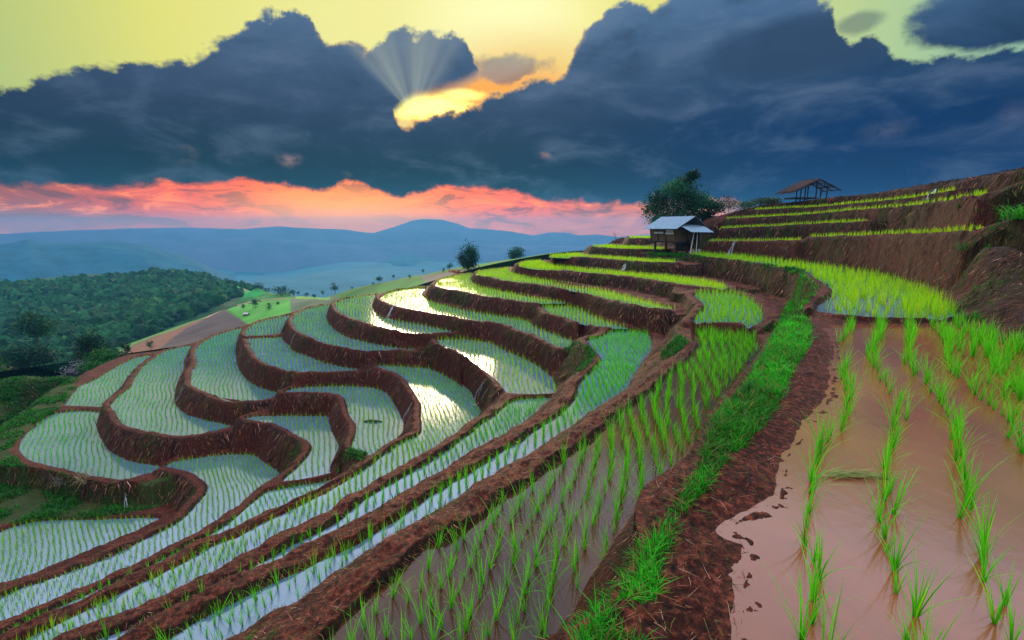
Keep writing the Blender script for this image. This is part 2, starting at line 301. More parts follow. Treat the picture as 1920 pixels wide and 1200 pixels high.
# name, level, outline, rim width, limit of rim fall, row spacing, plant height, water, rice tone
PD = [
 ('P0', 1.60, 'p 1330,1500 1360,1320 1392,1200 1400,1096 1412,1058 1406,1017 1362,1000 1408,967 1462,933 1475,867 1496,833 1517,796 1542,767 1558,737 1560,700 1570,660 1557,622 1585,609 1643,607 1720,609 1790,606 1863,632 1903,643 2000,680 2300,780 2500,1000 2500,1500', .95, 9, .27, .41, 'mud', 0),
 ('O', 1.575, 'p 1296,477 1400,484 1500,496 1580,508 1640,518 1700,532 1750,555 1785,583 1798,597 1740,602 1640,601 1590,598 1538,588 1530,577 1550,562 1562,548 1525,522 1508,511 1440,499 1380,490 1310,482', .30, 9, .21, .44, 'silt', 2),
 ('P1', 2.85, 'p 1427,655 1425,646 1408,631 1387,627 1308,621 1300,623 1302,642 1310,650 1300,669 1287,683 1265,698 1246,717 1215,742 1198,756 1162,781 1131,810 1107,830 1027,880 993,910 937,943 910,973 843,1013 793,1033 747,1083 693,1123 643,1177 600,1225 540,1290 560,1400 980,1400 1040,1200 1100,1117 1142,1067 1183,1008 1204,967 1254,921 1267,883 1304,833 1325,783 1356,744 1392,700 1410,679', .34, .75, .245, .42, 'clear', 0),
 ('P1b', 2.66, 'p 1299,556 1312,550 1365,550 1404,561 1427,582 1430,603 1404,616 1391,609 1338,608 1299,606 1310,590 1323,577 1307,561', .30, 3, .20, .46, 'silt', 1),
 ('P2', 3.95, 'p 1100,640 1123,634 1152,621 1204,623 1219,631 1223,646 1220,660 1210,671 1196,694 1181,717 1175,730 1144,752 1112,773 1087,796 1040,823 1008,844 981,861 929,888 880,921 844,942 823,958 786,985 744,1006 709,1029 661,1056 612,1087 567,1125 508,1152 477,1175 446,1198 400,1232 340,1280 230,1270 280,1222 321,1196 362,1171 404,1148 446,1127 508,1096 550,1079 612,1048 667,1023 715,994 752,972 786,946 821,923 852,904 900,877 925,859 950,844 977,828 1002,809 1025,794 1046,782 1067,765 1081,746 1085,723 1100,707 1119,688 1129,675', .34, 1.3, .19, .36, 'silt', 0),
 ('P3', 5.28, 'p 954,757 975,750 1016,747 1046,747 1019,765 987,790 967,805 912,834 879,852 831,886 807,898 775,915 723,944 682,971 654,990 612,1008 571,1031 529,1053 487,1076 446,1098 400,1122 350,1148 300,1172 240,1200 180,1232 100,1275 60,1265 150,1212 250,1178 300,1156 350,1132 400,1107 435,1088 471,1068 498,1052 525,1037 560,1017 600,998 642,973 682,940 727,912 757,894 796,873 842,844 862,827 883,813 904,794 925,782 942,768', .32, 1.3, .19, .34, 'silt', 0),
 ('P4', 6.30, 'f 1440,600 1600,605 1900,625 h 480,1000 600,1055 720,1120 800,1175 i 320,385 400,455 440,550 510,650 500,690 400,740 230,870 100,950 0,1030 p 771,871 729,894 708,904 677,925 642,950 567,985 519,1008 487,1025 446,1050 415,1067 383,1085 352,1100 321,1121 281,1137 229,1162 177,1187 146,1202 60,1245 0,1275 -60,1250 0,1222 62,1192 100,1175 156,1148 208,1123 267,1092 300,1079 321,1067 352,1052 379,1033 417,1017 446,1008 471,994 498,979 540,960 583,938 612,925 654,900 694,873 725,850 750,833 781,819 g 1393,530 1398,450 1388,400 1395,290 1370,240 1300,130 1240,50 1160,0', .30, 1.3, .19, .32, 'silt', 1),
 ('P5', 7.05, 'f 640,850 700,815 850,795 1000,790 1200,788 1420,800 1560,850 1650,980 1700,1085 g 1235,440 1222,560 1200,590 1050,680 935,748 880,725 775,690 768,650 805,540 800,460 740,370 720,290 700,230 640,190 500,178 300,172 f 700,848', .30, 2.0, .22, .34, 'silt', 1),
 ('P6', 7.85, 'c 770,215 900,195 1100,190 1500,195 1520,240 1550,330 1612,465 1580,540 1530,650 1530,712 1400,745 1250,770 1105,780 1200,690 1330,560 1366,480 1340,430 1250,380 1150,320 1050,270 900,250', .30, 2.0, .24, .38, 'silt', 1),
 ('S23', 7.93, 'p 525,917 560,911 600,905 630,897 644,895 633,907 602,923 571,936 529,950 487,971 458,988 433,1000 394,1019 362,1035 331,1054 300,1065 270,1080 208,1110 156,1135 108,1158 62,1179 21,1198 -60,1232 -100,1225 0,1190 31,1175 83,1152 125,1133 188,1104 219,1090 250,1079 300,1052 321,1042 362,1019 390,1006 429,982 454,961 473,944 500,923', .30, 2.0, .19, .33, 'silt', 0),
 ('P7', 9.00, 'c 45,648 150,600 400,560 650,535 850,545 930,600 1050,680 1085,710 1050,745 1018,795 960,830 900,890 720,1000 600,1065 500,1145 430,1195 p 362,1004 331,1021 300,1035 260,1058 208,1083 146,1110 83,1137 42,1154 0,1166 -120,1200 -130,1165 0,1121 42,1102 83,1090 146,1067 188,1052 229,1033 271,1012 312,992 344,973 c 330,990 410,900 428,830 380,770 300,710 150,670', .34, 2.0, .19, .32, 'silt', 1),
 ('S01', 9.95, 'b 0,230 100,190 250,150 400,125 650,120 900,115 1150,105 1400,100 1430,130 1200,240 1000,330 800,410 550,510 300,610 0,710 p -120,1125 -160,1060 -90,1010 -30,1000', .30, 2.0, .19, .33, 'silt', 1),
 ('A', 9.20, 'a 530,165 700,148 860,155 920,172 865,270 900,370 950,460 1010,520 1150,590 1300,620 1480,655 1420,700 1300,730 1120,768 1000,765 850,740 640,690 500,655 330,620 220,560 175,500 180,440 210,380 300,300 400,220 470,180', .42, 9, .25, .30, 'silt', 0),
 ('B', 9.14, 'e 190,865 240,800 310,710 340,690 480,630 620,545 740,480 860,430 980,420 930,455 860,520 800,620 740,690 640,760 590,820 555,885 450,880 300,875', .34, 2.0, .25, .28, 'silt', 0),
 ('C', 8.30, 'e 610,870 650,810 720,760 790,700 830,620 900,520 1000,445 1100,380 1230,345 1340,332 1320,390 1275,460 1280,540 1220,640 1190,760 1188,840 1220,880 1290,945 1450,990 1600,1025 1695,1045 1735,1045 1660,1080 1500,1115 1300,1140 1150,1135 900,1095 750,1050 690,1000 660,940', .34, 2.0, .25, .28, 'silt', 0),
 ('D', 7.50, 'e 1340,640 1335,570 1390,490 1370,400 1400,330 1500,265 1600,220 1820,162 f 270,258 240,310 205,430 210,560 240,650 310,735 400,790 520,830 615,855 590,890 500,910 350,930 150,930 0,885 e 1830,832 1700,825 1500,760 1340,690', .34, 2.0, .25, .27, 'silt', 0),
 ('E', 6.52, 'f 310,362 560,352 620,342 628,372 690,425 720,470 860,520 1000,575 1200,620 1360,642 1200,660 1000,663 700,660 600,630 450,575 390,530 370,490 330,440 328,400', .34, 2.0, .25, .26, 'silt', 1),
 ('E2', 6.46, 'f 290,300 340,245 450,200 600,165 710,150 690,180 640,240 615,290 600,322 450,335 300,338', .34, 2.0, .25, .26, 'silt', 1),
 ('F', 5.72, 'f 720,230 710,190 760,130 860,90 1000,60 1085,52 1060,90 1020,150 1030,200 1080,265 1200,345 1400,395 1600,435 1800,455 h 200,812 400,838 490,852 350,858 250,852 0,865 f 1420,482 1300,465 1100,430 950,385 850,335 750,290', .32, 2.0, .25, .27, 'silt', 1),
 ('G', 4.98, 'p 627,573 631,567 647,561 675,556 703,553 700,563 698,573 703,585 717,595 h 200,580 400,612 600,655 738,690 500,702 300,690 130,655 0,640 f 1730,300 1500,255 1350,215 1200,160 1130,120', .32, 2.0, .24, .28, 'silt', 2),
 ('H', 4.42, 'h 60,385 100,350 180,320 300,298 470,290 430,345 480,390 560,425 800,485 1100,535 1380,585 1450,635 1600,695 1750,750 1850,770 k 720,950 760,1060 640,1050 h 1780,850 1700,840 1600,800 1450,720 1300,670 1180,620 1050,600 900,590 800,570 650,540 400,500 250,470 130,430', .32, 2.0, .22, .34, 'silt', 2),
 ('H2', 5.22, 'h 570,760 700,750 830,750 1050,782 1150,832 1300,900 1450,970 1560,1050 1620,1105 1650,1190 p 1046,738 1000,741 954,739 i 690,430 600,330 480,240 380,160 280,95 h 860,865 750,860 620,815', .32, 2.0, .22, .36, 'silt', 2),
 ('I', 3.68, 'h 560,260 600,220 640,203 800,172 900,167 870,210 900,245 960,278 1200,330 1500,388 1740,425 1600,430 1450,430 1250,405 1000,370 800,325 600,290', .30, 2.0, .20, .34, 'silt', 3),
 ('I2', 3.84, 'h 1500,452 1700,438 1900,460 k 500,738 600,745 700,765 900,865 1050,915 1140,942 950,940 750,910 600,860 440,820 h 1560,500', .30, 2.0, .20, .38, 'silt', 2),
 ('J', 3.12, 'h 930,180 940,150 1010,135 1120,125 1215,112 1225,140 1260,160 1350,185 1500,215 1700,248 1920,288 k 430,530 600,568 900,600 1100,650 1400,730 1600,775 1450,780 1200,740 900,670 700,620 400,560 100,525 0,515 h 1152,225 1100,205', .30, 2.0, .20, .36, 'silt', 3),
 ('K', 2.54, 'k 150,370 200,350 350,335 380,352 600,394 900,424 1200,454 1500,476 1920,535 p 1367,541 1355,544 k 1900,585 1600,550 1300,500 1000,465 700,440 550,415 520,430 300,410 170,385', .30, 2.0, .18, .38, 'silt', 3),
 ('L', 1.93, 'k 430,295 500,285 680,272 800,296 1000,305 1200,322 1560,345 1550,355 1300,350 1000,325 700,302 600,310 440,302', .30, 2.0, .18, .36, 'silt', 3),
 ('M', 1.43, 'k 820,205 1000,196 1040,205 1300,215 1460,224 1460,236 1250,235 1000,225 850,214', .30, 2.0, .18, .34, 'silt', 3),
 ('N', .86, 'k 1160,124 1390,122 1400,133 1180,134', .30, 2.0, .18, .34, 'silt', 3),
]
class Poly: pass
polys = []
for nm, hl, pts, wr, lim, sp, ph, wm, tone in PD:
    q = Poly(); q.name = nm; q.z = ZC-S*hl; q.wr = wr; q.lim = lim; q.sp = sp; q.ph = ph; q.wm = wm; q.tone = tone; q.px = catmull(zp(pts), 4)
    q.px = np.array([p for p in q.px]); q.P = np.array([unp(x, max(y, HY+12), hl) for x, y in q.px]); q.zs = None; q.kind = 'paddy'; polys.append(q)
def strip(nm, pts, wid, kind, sp=.2, ph=.4):
    fr = []; 
    for i in range(len(pts)-1):
        for k in range(3):
            t = k/3; fr.append([pts[i][j]*(1-t)+pts[i+1][j]*t for j in range(3)])
    fr.append(pts[-1]); A = np.array([unpY(*p) for p in fr]); d = A[:, :2]/np.linalg.norm(A[:, :2], axis=1)[:, None]
    B = A.copy(); B[:, :2] += d*wid
    q = Poly(); q.name = nm; P3 = np.vstack([A, B[::-1]]); q.P = P3[:, :2]; q.zs = P3[:, 2]; q.z = float(P3[:, 2].mean()); q.wr = .15; q.lim = 9; q.sp = sp; q.ph = ph; q.wm = None; q.tone = 3; q.kind = kind
    polys.append(q); return q
strip('Q1', [(1325,452,38.6),(1400,452,35),(1500,450,29)], .55, 'dry', .12, .26)
strip('Q2', [(1519,444,28.5),(1600,442,24.3),(1700,438,20),(1780,435,16.4),(1843,432,14.2)], .55, 'dry', .12, .26)
strip('Q3', [(1344,428,40.5),(1450,424,35.4),(1560,418,29),(1625,415,25.8)], .55, 'dry', .12, .26)
strip('Q4', [(1362,410,42.5),(1500,403,35),(1627,392,27.6),(1700,387,23.2),(1780,376,19),(1849,364,15.8)], .55, 'dry', .12, .26)
strip('Q5', [(1415,393,41),(1530,388,35.6),(1629,379,29.6),(1720,370,25),(1790,357,21.5)], .55, 'dry', .12, .26)
strip('crest', [(1328,410,45),(1383,396,44.5),(1440,383,42),(1487,379,39.5),(1571,369,35.5),(1650,362,31.5),(1728,354,27.5),(1791,346,24.5),(1822,337,22),(1920,317,18),(2080,290,14.5)], 3.0, 'ground')
strip('ledge', [(1850,429,14.1),(1880,417,13.6),(1920,408,13.0),(2060,384,11.4)], .5, 'ground')
strip('ledge', [(1855,361,15.7),(1920,341,15.0),(2060,312,13.2)], .5, 'ground')
strip('pad', [(1238,479,38.6),(1345,477,38.6)], 3.2, 'ground')

# ---------------------------------------------------------------- smooth base from control points
ctrl = []
for q in polys:
    st = max(1, len(q.P)//14)
    for i in range(0, len(q.P), st): ctrl.append((q.P[i,0], q.P[i,1], (q.zs[i] if q.zs is not None else q.z)))
rimpts = [(22,832,9.2),(45,800,9.2),(80,775,9.2),(112,760,9.0),(150,712,9.0),(205,680,9.0),(255,660,9.0),(320,646,8.3),(370,625,7.5),(450,603,7.5),(500,588,6.5),(560,572,5.72),(620,562,4.98),(700,548,4.98),(770,540,4.42),(800,530,4.42),(850,513,3.68),(900,507,3.3),(950,500,3.1),(990,494,2.54),(1030,478,1.93),(1110,460,1.43),(1180,444,.86)]
for x, y, h in rimpts:
    X0, Y0 = unp(x, y, h); r = math.hypot(X0, Y0); z = ZC-S*h
    for dr, dz in ((3.5, 1.8), (9, 5.5), (20, 12), (40, 22)): ctrl.append((X0*(1+dr/r), Y0*(1+dr/r), z-dz))
for x, y, h in [(0,705,12.2),(60,708,12.2),(125,716,11.6),(0,760,11.6),(60,762,10.6),(0,830,10.6),(-120,800,11.5),(-120,900,11),(0,910,10.4),(0,960,10.1),(-150,980,10.4),(60,900,9.9),(120,930,9.8),(240,925,9.75),(200,960,9.9),(-400,900,12),(-400,760,15)]:
    X0, Y0 = unp(x, y, h); ctrl.append((X0, Y0, ZC-S*h))
for x, y, Yd in [(0,690,62),(130,702,56),(165,700,54),(0,642,82),(70,656,80),(150,668,76),(210,690,70),(-150,640,80),(-150,690,60)]:
    ctrl.append(unpY(x, y, Yd))
for x, y, Yd in [(1905,575,9.8),(1905,490,11.8),(1905,424,14.0),(1915,372,16),(2150,650,7.3),(2150,550,8.4),(2150,450,9.8),(2150,360,12),(2500,650,5.6),(2500,520,7)]:
    ctrl.append(unpY(x, y, Yd))
for x, y, Yd in [(-300,690,120),(0,700,120),(100,705,118),(210,720,115)]: ctrl.append(unpY(x, y, Yd))
for x, y, z in [(-1.2,-1.5,-.9),(1.0,0,.1),(3,-2,.0),(1.0,-3,-.2),(60,40,8),(45,20,8),(30,5,7),(14,0,4),(60,70,2),(32,66,-4),(10,80,-12),(45,50,5),(-8,-2,-9),(-4,-1,-5)]: ctrl.append((x, y, z))
ctrl = np.array(ctrl)
_, ui = np.unique(np.round(ctrl[:, :2], 1), axis=0, return_index=True); ctrl = ctrl[ui]
def kern(r): return r
Dm = np.hypot(ctrl[:,None,0]-ctrl[None,:,0], ctrl[:,None,1]-ctrl[None,:,1]); n = len(ctrl)
Am = np.zeros((n+3, n+3)); Am[:n,:n] = kern(Dm)-np.eye(n)*.25; Am[:n,n] = 1; Am[:n,n+1:n+3] = ctrl[:, :2]; Am[n:,:n] = Am[:n,n:].T
rb = np.linalg.solve(Am, np.concatenate([ctrl[:,2], [0,0,0]]))
def base_h(x, y):
    h = rb[n]+rb[n+1]*x+rb[n+2]*y
    for i in range(n): h = h+rb[i]*np.hypot(x-ctrl[i,0], y-ctrl[i,1])
    return h

# ---------------------------------------------------------------- the terraced hillside as one fine sheet
AZ = np.radians(np.concatenate([np.arange(-110, -66, .8), np.linspace(-66, 66, 1180), np.arange(66.8, 111, .8)]))
rr = [.3]
while rr[-1] < 100:
    r = rr[-1]; rr.append(r+r*(.006 if r < 7 else .0031 if r < 48 else .008))
R_ = np.array(rr)
GA, GR = np.meshgrid(AZ, R_, indexing='ij'); gx = (GR*np.sin(GA)).ravel(); gy = (GR*np.cos(GA)).ravel()
NV = len(gx)
wob = .05*fbm(gx*1.3, gy*1.3, 3, 3)+.05*fbm(gx*5, gy*5, 5, 2)
K = len(polys); MARG = 7.0
D1 = np.full(NV, 50.0, np.float32); I1 = np.full(NV, -1, np.int16)
Dall = {}; 
for k, q in enumerate(polys):
    lo = q.P.min(0)-MARG; hi = q.P.max(0)+MARG
    idx = np.nonzero((gx > lo[0]) & (gx < hi[0]) & (gy > lo[1]) & (gy < hi[1]))[0]
    x, y = gx[idx], gy[idx]; d, z = segdist(x, y, q.P, q.zs); ins = inpoly(x, y, q.P)
    d = np.where(ins, -d, d)+wob[idx]*np.clip(1.2-.02*GR.ravel()[idx], .2, 1)
    Dall[k] = (idx, d.astype(np.float32), (z if z is not None else np.full(len(idx), q.z)).astype(np.float32))
d1 = np.full(NV, 50., np.float32); d2 = np.full(NV, 60., np.float32); k1 = np.full(NV, -1); k2 = np.full(NV, -1); z1 = np.zeros(NV, np.float32); z2 = np.zeros(NV, np.float32)
for k in range(K):
    idx, d, z = Dall[k]
    a = d < d1[idx]; ia = idx[a]
    d2[ia] = d1[ia]; k2[ia] = k1[ia]; z2[ia] = z1[ia]
    d1[ia] = d[a]; k1[ia] = k; z1[ia] = z[a]
    bb = (~a) & (d < d2[idx]); ib = idx[bb]; d2[ib] = d[bb]; k2[ib] = k; z2[ib] = z[bb]
wr = np.array([q.wr for q in polys]+[.3]); lim = np.array([q.lim for q in polys]+[9.])
zo1 = np.where(k2 >= 0, z2, z1-2.0)
sh1 = wr[k1]*ss(z1-zo1, .0, .3); sh2 = wr[k2]*ss(z2-z1, .0, .3)
gap = np.maximum(d1, 0)+np.maximum(d2, 0)
sh1 = np.minimum(sh1, .42*gap); sh2 = np.minimum(sh2, .42*gap)
Rm = 2.6*np.maximum(d2, .05)
num = np.zeros(NV); den = np.zeros(NV)
for k in range(K):
    idx, d, z = Dall[k]
    sh = np.where(k1[idx] == k, sh1[idx], np.where(k2[idx] == k, sh2[idx], 0))
    dd = np.maximum(d-sh, .004); w = np.maximum(0, 1/dd-1/Rm[idx]); num[idx] += w*z; den[idx] += w
near = den > 1e-6
Hs = np.where(near, num/np.maximum(den, 1e-6), 0)
# rims of the near strips fall away steeply behind their crest
up_is1 = z1 >= z2; zu = np.where(up_is1, z1, z2); du = np.where(up_is1, d1, d2); ku = np.where(up_is1, k1, k2); zl = np.minimum(z1, z2)
cap = zu+.10-lim[ku]*np.maximum(0, du-wr[ku]-.05)
Hs = np.where((k2 >= 0) & (zl < zu-.05), np.minimum(Hs, np.maximum(cap, zl+.03)), Hs)
dm = np.maximum(d1, 0)
kindk = np.array([0 if q.kind == 'paddy' else 1 for q in polys]+[1])[k1]
isP0 = k1 == 0
crest = np.where(isP0, .07*ss(dm, 0, .45)*(1-ss(dm, .8, 1.2)), .11*ss(dm, 0, .10)*(1-ss(dm, .38, .9)))*(kindk == 0)
Hs = Hs+crest
Hb = base_h(gx, gy)
bl = ss(dm, 1.3, 4.5)
azr = np.degrees(GA.ravel()); bl = np.where(isP0 | (k1 == 1), np.maximum(bl, ss(azr, 41.5, 44.2)*ss(dm, .02, .7)), bl)
Hs = np.where(near, Hs*(1-bl)+Hb*bl, Hb)
# soil, clods, tussocks
rad = GR.ravel(); nearf = np.clip(1.0-rad/60, .0, 1)
offw = ss(dm, 0.0, np.where(isP0, .35, .12))
rough = (.075+.12*ss(zu-zl, .3, 1.0))*fbm(gx*2.6, gy*2.6, 11, 4)*(1-.5*isP0)+.05*fbm(gx*9, gy*9, 12, 3)*np.clip(1.6-rad/14, 0, 1)+.030*fbm(gx*26, gy*26, 13, 2)*np.clip(1.3-rad/7, 0, 1)
Hs = Hs+rough*offw*(1-bl*.4)+bl*.5*fbm(gx*.35, gy*.35, 19, 4)
ins = (d1 < 0) & (kindk == 0)
Hs = np.where((dm > 0) & (dm < 1.2) & isP0, np.maximum(Hs, z1+np.minimum(.10*dm, .05)-.012*isP0+.03*isP0*fbm(gx*6, gy*6, 23, 3)), Hs)
Hs = np.where(ins, z1-np.where(isP0, np.clip(-d1*.16, 0, .14), np.minimum(.14, -d1*.55))+.02*fbm(gx*3, gy*3, 21, 3)+isP0*ss(-d1, .6, .0)*.075*fbm(gx*9, gy*9, 24, 5, .6), Hs)
G = Hs.reshape(len(AZ), len(R_))
def ground(x, y):
    a = np.arctan2(x, y); r = np.hypot(x, y)
    fa = np.clip(np.interp(a, AZ, np.arange(len(AZ))), 0, len(AZ)-1.001); ia = fa.astype(int); fa = fa-ia
    fr = np.clip(np.interp(r, R_, np.arange(len(R_))), 0, len(R_)-1.001); ir = fr.astype(int); fr = fr-ir
    return (G[ia,ir]*(1-fr)+G[ia,ir+1]*fr)*(1-fa)+(G[ia+1,ir]*(1-fr)+G[ia+1,ir+1]*fr)*fa
def pick(px, py):                          # where the sight line through a pixel first meets the hillside
    u = (px-960)/F; v = (py-600)/F; dy = CP-v*SP; dz = -(SP+v*CP); L = math.hypot(u, dy)
    g = ground(R_*u/L, R_*dy/L); ray = ZC+R_*dz/L; hit = np.nonzero(g >= ray)[0]
    r = R_[hit[0]] if len(hit) else 60.0
    return np.array([r*u/L, r*dy/L, float(ground(np.array([r*u/L]), np.array([r*dy/L]))[0])])
# surface cover masks
ppx, ppy, pdp = proj(gx, gy, Hs)
dHr = np.gradient(G, R_, axis=1); dHa = np.gradient(G, AZ, axis=0)/np.maximum(R_, .5)[None, :]
slope = np.sqrt(dHr**2+dHa**2).ravel()
green = np.zeros(NV)
GREEN = [('bank', [(1500,512),(1532,545),(1500,580),(1520,610),(1515,650),(1490,690),(1470,735),(1436,790),(1395,835),(1350,880),(1320,925),(1290,955),(1262,1010),(1240,1060),(1232,1120),(1215,1210),(1060,1250),(1120,1150),(1175,1075),(1225,1010),(1270,945),(1310,880),(1335,810),(1365,760),(1400,715),(1428,665),(1450,630),(1468,585),(1490,545)], 1.0),
         ('tongue', zp('i 1240,60 1330,10 1440,30 1520,120 1420,250 1320,290 1310,160'), .9),
         ('tongue2', zp('k 1540,1060 1600,1010 1680,1060 1600,1150 1480,1220 1440,1180'), .9),
         ('slope', [(-400,690),(0,695),(140,712),(112,765),(60,800),(28,830),(20,850),(60,880),(140,905),(230,915),(320,890),(330,920),(300,950),(200,968),(100,975),(0,982),(-400,985)], .8),
         ('knoll', [(-300,630),(40,638),(72,655),(40,690),(-300,700)], .9),
         ('tuft', [(1215,474),(1262,474),(1330,484),(1290,489),(1215,485)], .9),
         ('tuft2', [(1320,483),(1440,497),(1508,506),(1512,520),(1430,503),(1320,490)], .8),
         ('tri', zp('g 700,690 900,700 860,790 700,800 640,900 620,880'), .6)]
gm = {}
for nm, pg, k in GREEN:
    m = inpoly(ppx, ppy, catmull(pg, 3)) & (pdp > 0) & ~ins; gm[nm] = m; green = np.maximum(green, k*m)
green = np.where(gm['bank'], .75*ss(fbm(gx*3.2, gy*3.2, 61, 4)+.33*ss(ppy, 1050, 780), -.04, .08), green)
nz = fbm(gx*.9, gy*.9, 31, 4); nz2 = fbm(gx*.35, gy*.35, 33, 3)
riser = ss(slope, .45, 1.1)
foot = ss(np.where(up_is1, d2, d1), .75, .15)*(k2 >= 0)              # bare red earth along the toe of a bank
green = np.maximum(green, .5*ss(nz+.5*fbm(gx*4, gy*4, 35, 3), .04, .30)*riser*(1-foot))
green = np.maximum(green, bl*.7*(gx < 2)*(rad > 20))
green = green*(~ins)
dry = np.clip(riser*(1-foot*.9)+bl*.6, 0, 1)*(1-green*.8)*(~ins)
covers = np.stack([green, dry, foot*riser], 1)
M_soil, N, b = new_mat('red_soil')
tcn = N.node('ShaderNodeTexCoord'); v = tcn.outputs['Object']; at = N.node('ShaderNodeAttribute', attribute_name='cover')
sc = N.node('ShaderNodeSeparateColor'); N.l.new(at.outputs['Color'], sc.inputs[0])
n1 = N.noise(v, 1.7, 7, .65); n2 = N.noise(v, 16, 6, .7); n3 = N.noise(v, 60, 3, .6)
mp = N.node('ShaderNodeMapping'); mp.inputs['Scale'].default_value = (9, 9, 1.3); mp.inputs['Rotation'].default_value = (0, .5, 0); N.l.new(v, mp.inputs[0])
n4 = N.noise(mp.outputs[0], 3.0, 6, .7)
soil = N.ramp(n2, [(.35, (.006,.001,.0008,1)), (.50, (.085,.015,.008,1)), (.66, (.30,.070,.034,1))])
soil = N.mix(N.ss(n1, .4, .65), soil, N.mix(1.0, soil, (.55,.5,.55,1), 'MULTIPLY'))
dryc = N.ramp(n4, [(.36, (.003,.001,.001,1)), (.5, (.018,.004,.003,1)), (.60, (.045,.016,.006,1)), (.74, (.12,.04,.022,1))])
redc = N.ramp(n4, [(.38, (.005,.0008,.0006,1)), (.53, (.055,.007,.003,1)), (.70, (.27,.045,.015,1))])
grc = N.ramp(n2, [(.3, (.010,.016,.004,1)), (.7, (.035,.10,.012,1))])
c = N.mix(sc.outputs[1], soil, dryc); c = N.mix(sc.outputs[2], c, redc); c = N.mix(sc.outputs[0], c, grc)
N.l.new(c, b.inputs['Base Color']); b.inputs['Specular IOR Level'].default_value = .18
N.l.new(N.m('MULTIPLY_ADD', n2, .5, .45), b.inputs['Roughness'])
bp = N.node('ShaderNodeBump'); bp.inputs['Strength'].default_value = .9; bp.inputs['Distance'].default_value = .06
N.l.new(N.m('ADD', n2, N.m('MULTIPLY', n3, .4)), bp.inputs['Height']); N.l.new(bp.outputs[0], b.inputs['Normal'])
na, nr = len(AZ), len(R_)
ii = (np.arange(na-1)[:,None]*nr+np.arange(nr-1)[None,:]).ravel()
T = np.stack([ii, ii+1, ii+nr+1, ii+nr], 1)
ter = np_mesh('terraced_hillside', np.stack([gx, gy, Hs], 1), T, M_soil, cols={'cover': covers}); tag(ter, kind='structure')

# ---------------------------------------------------------------- water sheets
def poly_tris(P):
    n = len(P); vs, _, fs, *_r = geometry.delaunay_2d_cdt([Vector((p[0], p[1])) for p in P], [(i, (i+1) % n) for i in range(n)], [], 0, 1e-5)
    V = np.array([[v.x, v.y] for v in vs]); T = np.array([list(f) for f in fs]); c = V[T].mean(1); T = T[inpoly(c[:,0], c[:,1], P)]
    return V, T
for q in polys:
    if q.kind != 'paddy': continue
    P = q.P; A = .5*np.sum(P[:,0]*np.roll(P[:,1],-1)-np.roll(P[:,0],-1)*P[:,1]); sgn = 1 if A > 0 else -1
    t = np.roll(P,-1,0)-np.roll(P,1,0); t /= np.linalg.norm(t,axis=1)[:,None]+1e-9
    Pe = P+np.stack([t[:,1],-t[:,0]],1)*sgn*(.25 if q.name == 'P0' else .035)
    V2, T = poly_tris(Pe); V = np.column_stack([V2, np.full(len(V2), q.z)])
    nv = Vector(V[T[0][1]]-V[T[0][0]]).cross(Vector(V[T[0][2]]-V[T[0][0]]))
    if nv.z < 0: T = T[:, ::-1]
    mat = {'mud': M_mud_water, 'clear': M_clear_water, 'silt': M_sky_water}[q.wm]
    tag(np_mesh('paddy_water', V, T, mat, smooth=False), kind='structure')

# ---------------------------------------------------------------- blades
def blade_mesh(B, up, side, L, Wd, bend, colr, seg):
    """B base (N,3); up/bend unit vectors; side unit; returns verts, tris, colours"""
    N_ = len(B); V = []; C = []
    for s_ in range(seg+1):
        t = s_/seg; c = B+up*(L*t)[:,None]+bend*(L*t*t)[:,None]
        w = Wd*(1-t)**.7*.5
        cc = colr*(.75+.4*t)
        if s_ < seg: V += [c-side*w[:,None], c+side*w[:,None]]; C += [cc, cc]
        else: V.append(c); C.append(cc)
    m = 2*seg+1; V = np.stack(V, 1).reshape(-1, 3); C = np.stack(C, 1).reshape(-1, 3)
    T = []
    for s_ in range(seg-1): T += [[2*s_, 2*s_+1, 2*s_+3], [2*s_, 2*s_+3, 2*s_+2]]
    T.append([2*seg-2, 2*seg-1, 2*seg]); T = np.array(T)
    T = (np.arange(N_)[:,None,None]*m+T[None]).reshape(-1, 3); return V, T, C
def clumps(P, h, nb, seg, wd, tone, spread=.35, seed=0):
    """rice plants: nb blades per clump"""
    r = np.random.default_rng(seed); n_ = len(P); B = np.repeat(P, nb, 0); H_ = np.repeat(h, nb)*r.uniform(.6, 1.1, n_*nb)
    a = r.uniform(0, 2*np.pi, n_*nb); lean = np.abs(r.normal(0, spread, n_*nb))
    up = np.stack([np.cos(a)*lean*.55, np.sin(a)*lean*.55, np.ones_like(a)], 1); up /= np.linalg.norm(up, axis=1)[:,None]
    bend = np.stack([np.cos(a)*lean*.5, np.sin(a)*lean*.5, -.25*lean], 1)
    ph = a+np.pi/2+r.normal(0, .5, n_*nb); side = np.stack([np.cos(ph), np.sin(ph), np.zeros_like(ph)], 1)
    B = B+np.stack([np.cos(a), np.sin(a), 0*a], 1)*(r.uniform(0, .022, n_*nb))[:,None]
    tn = np.array(tone)[None]*(r.uniform(.7, 1.3, (n_*nb, 1))); yl = r.random(n_*nb) < .10; tn = np.where(yl[:,None], tn*np.array([2.2,1.0,1.0]), tn)
    return blade_mesh(B, up, side, H_, np.full(n_*nb, 1.0)*np.repeat(wd, nb), bend, tn, seg)
TONES = [(.11,.60,.010), (.20,.60,.006), (.30,.68,.006), (.42,.80,.005)]
cand = []
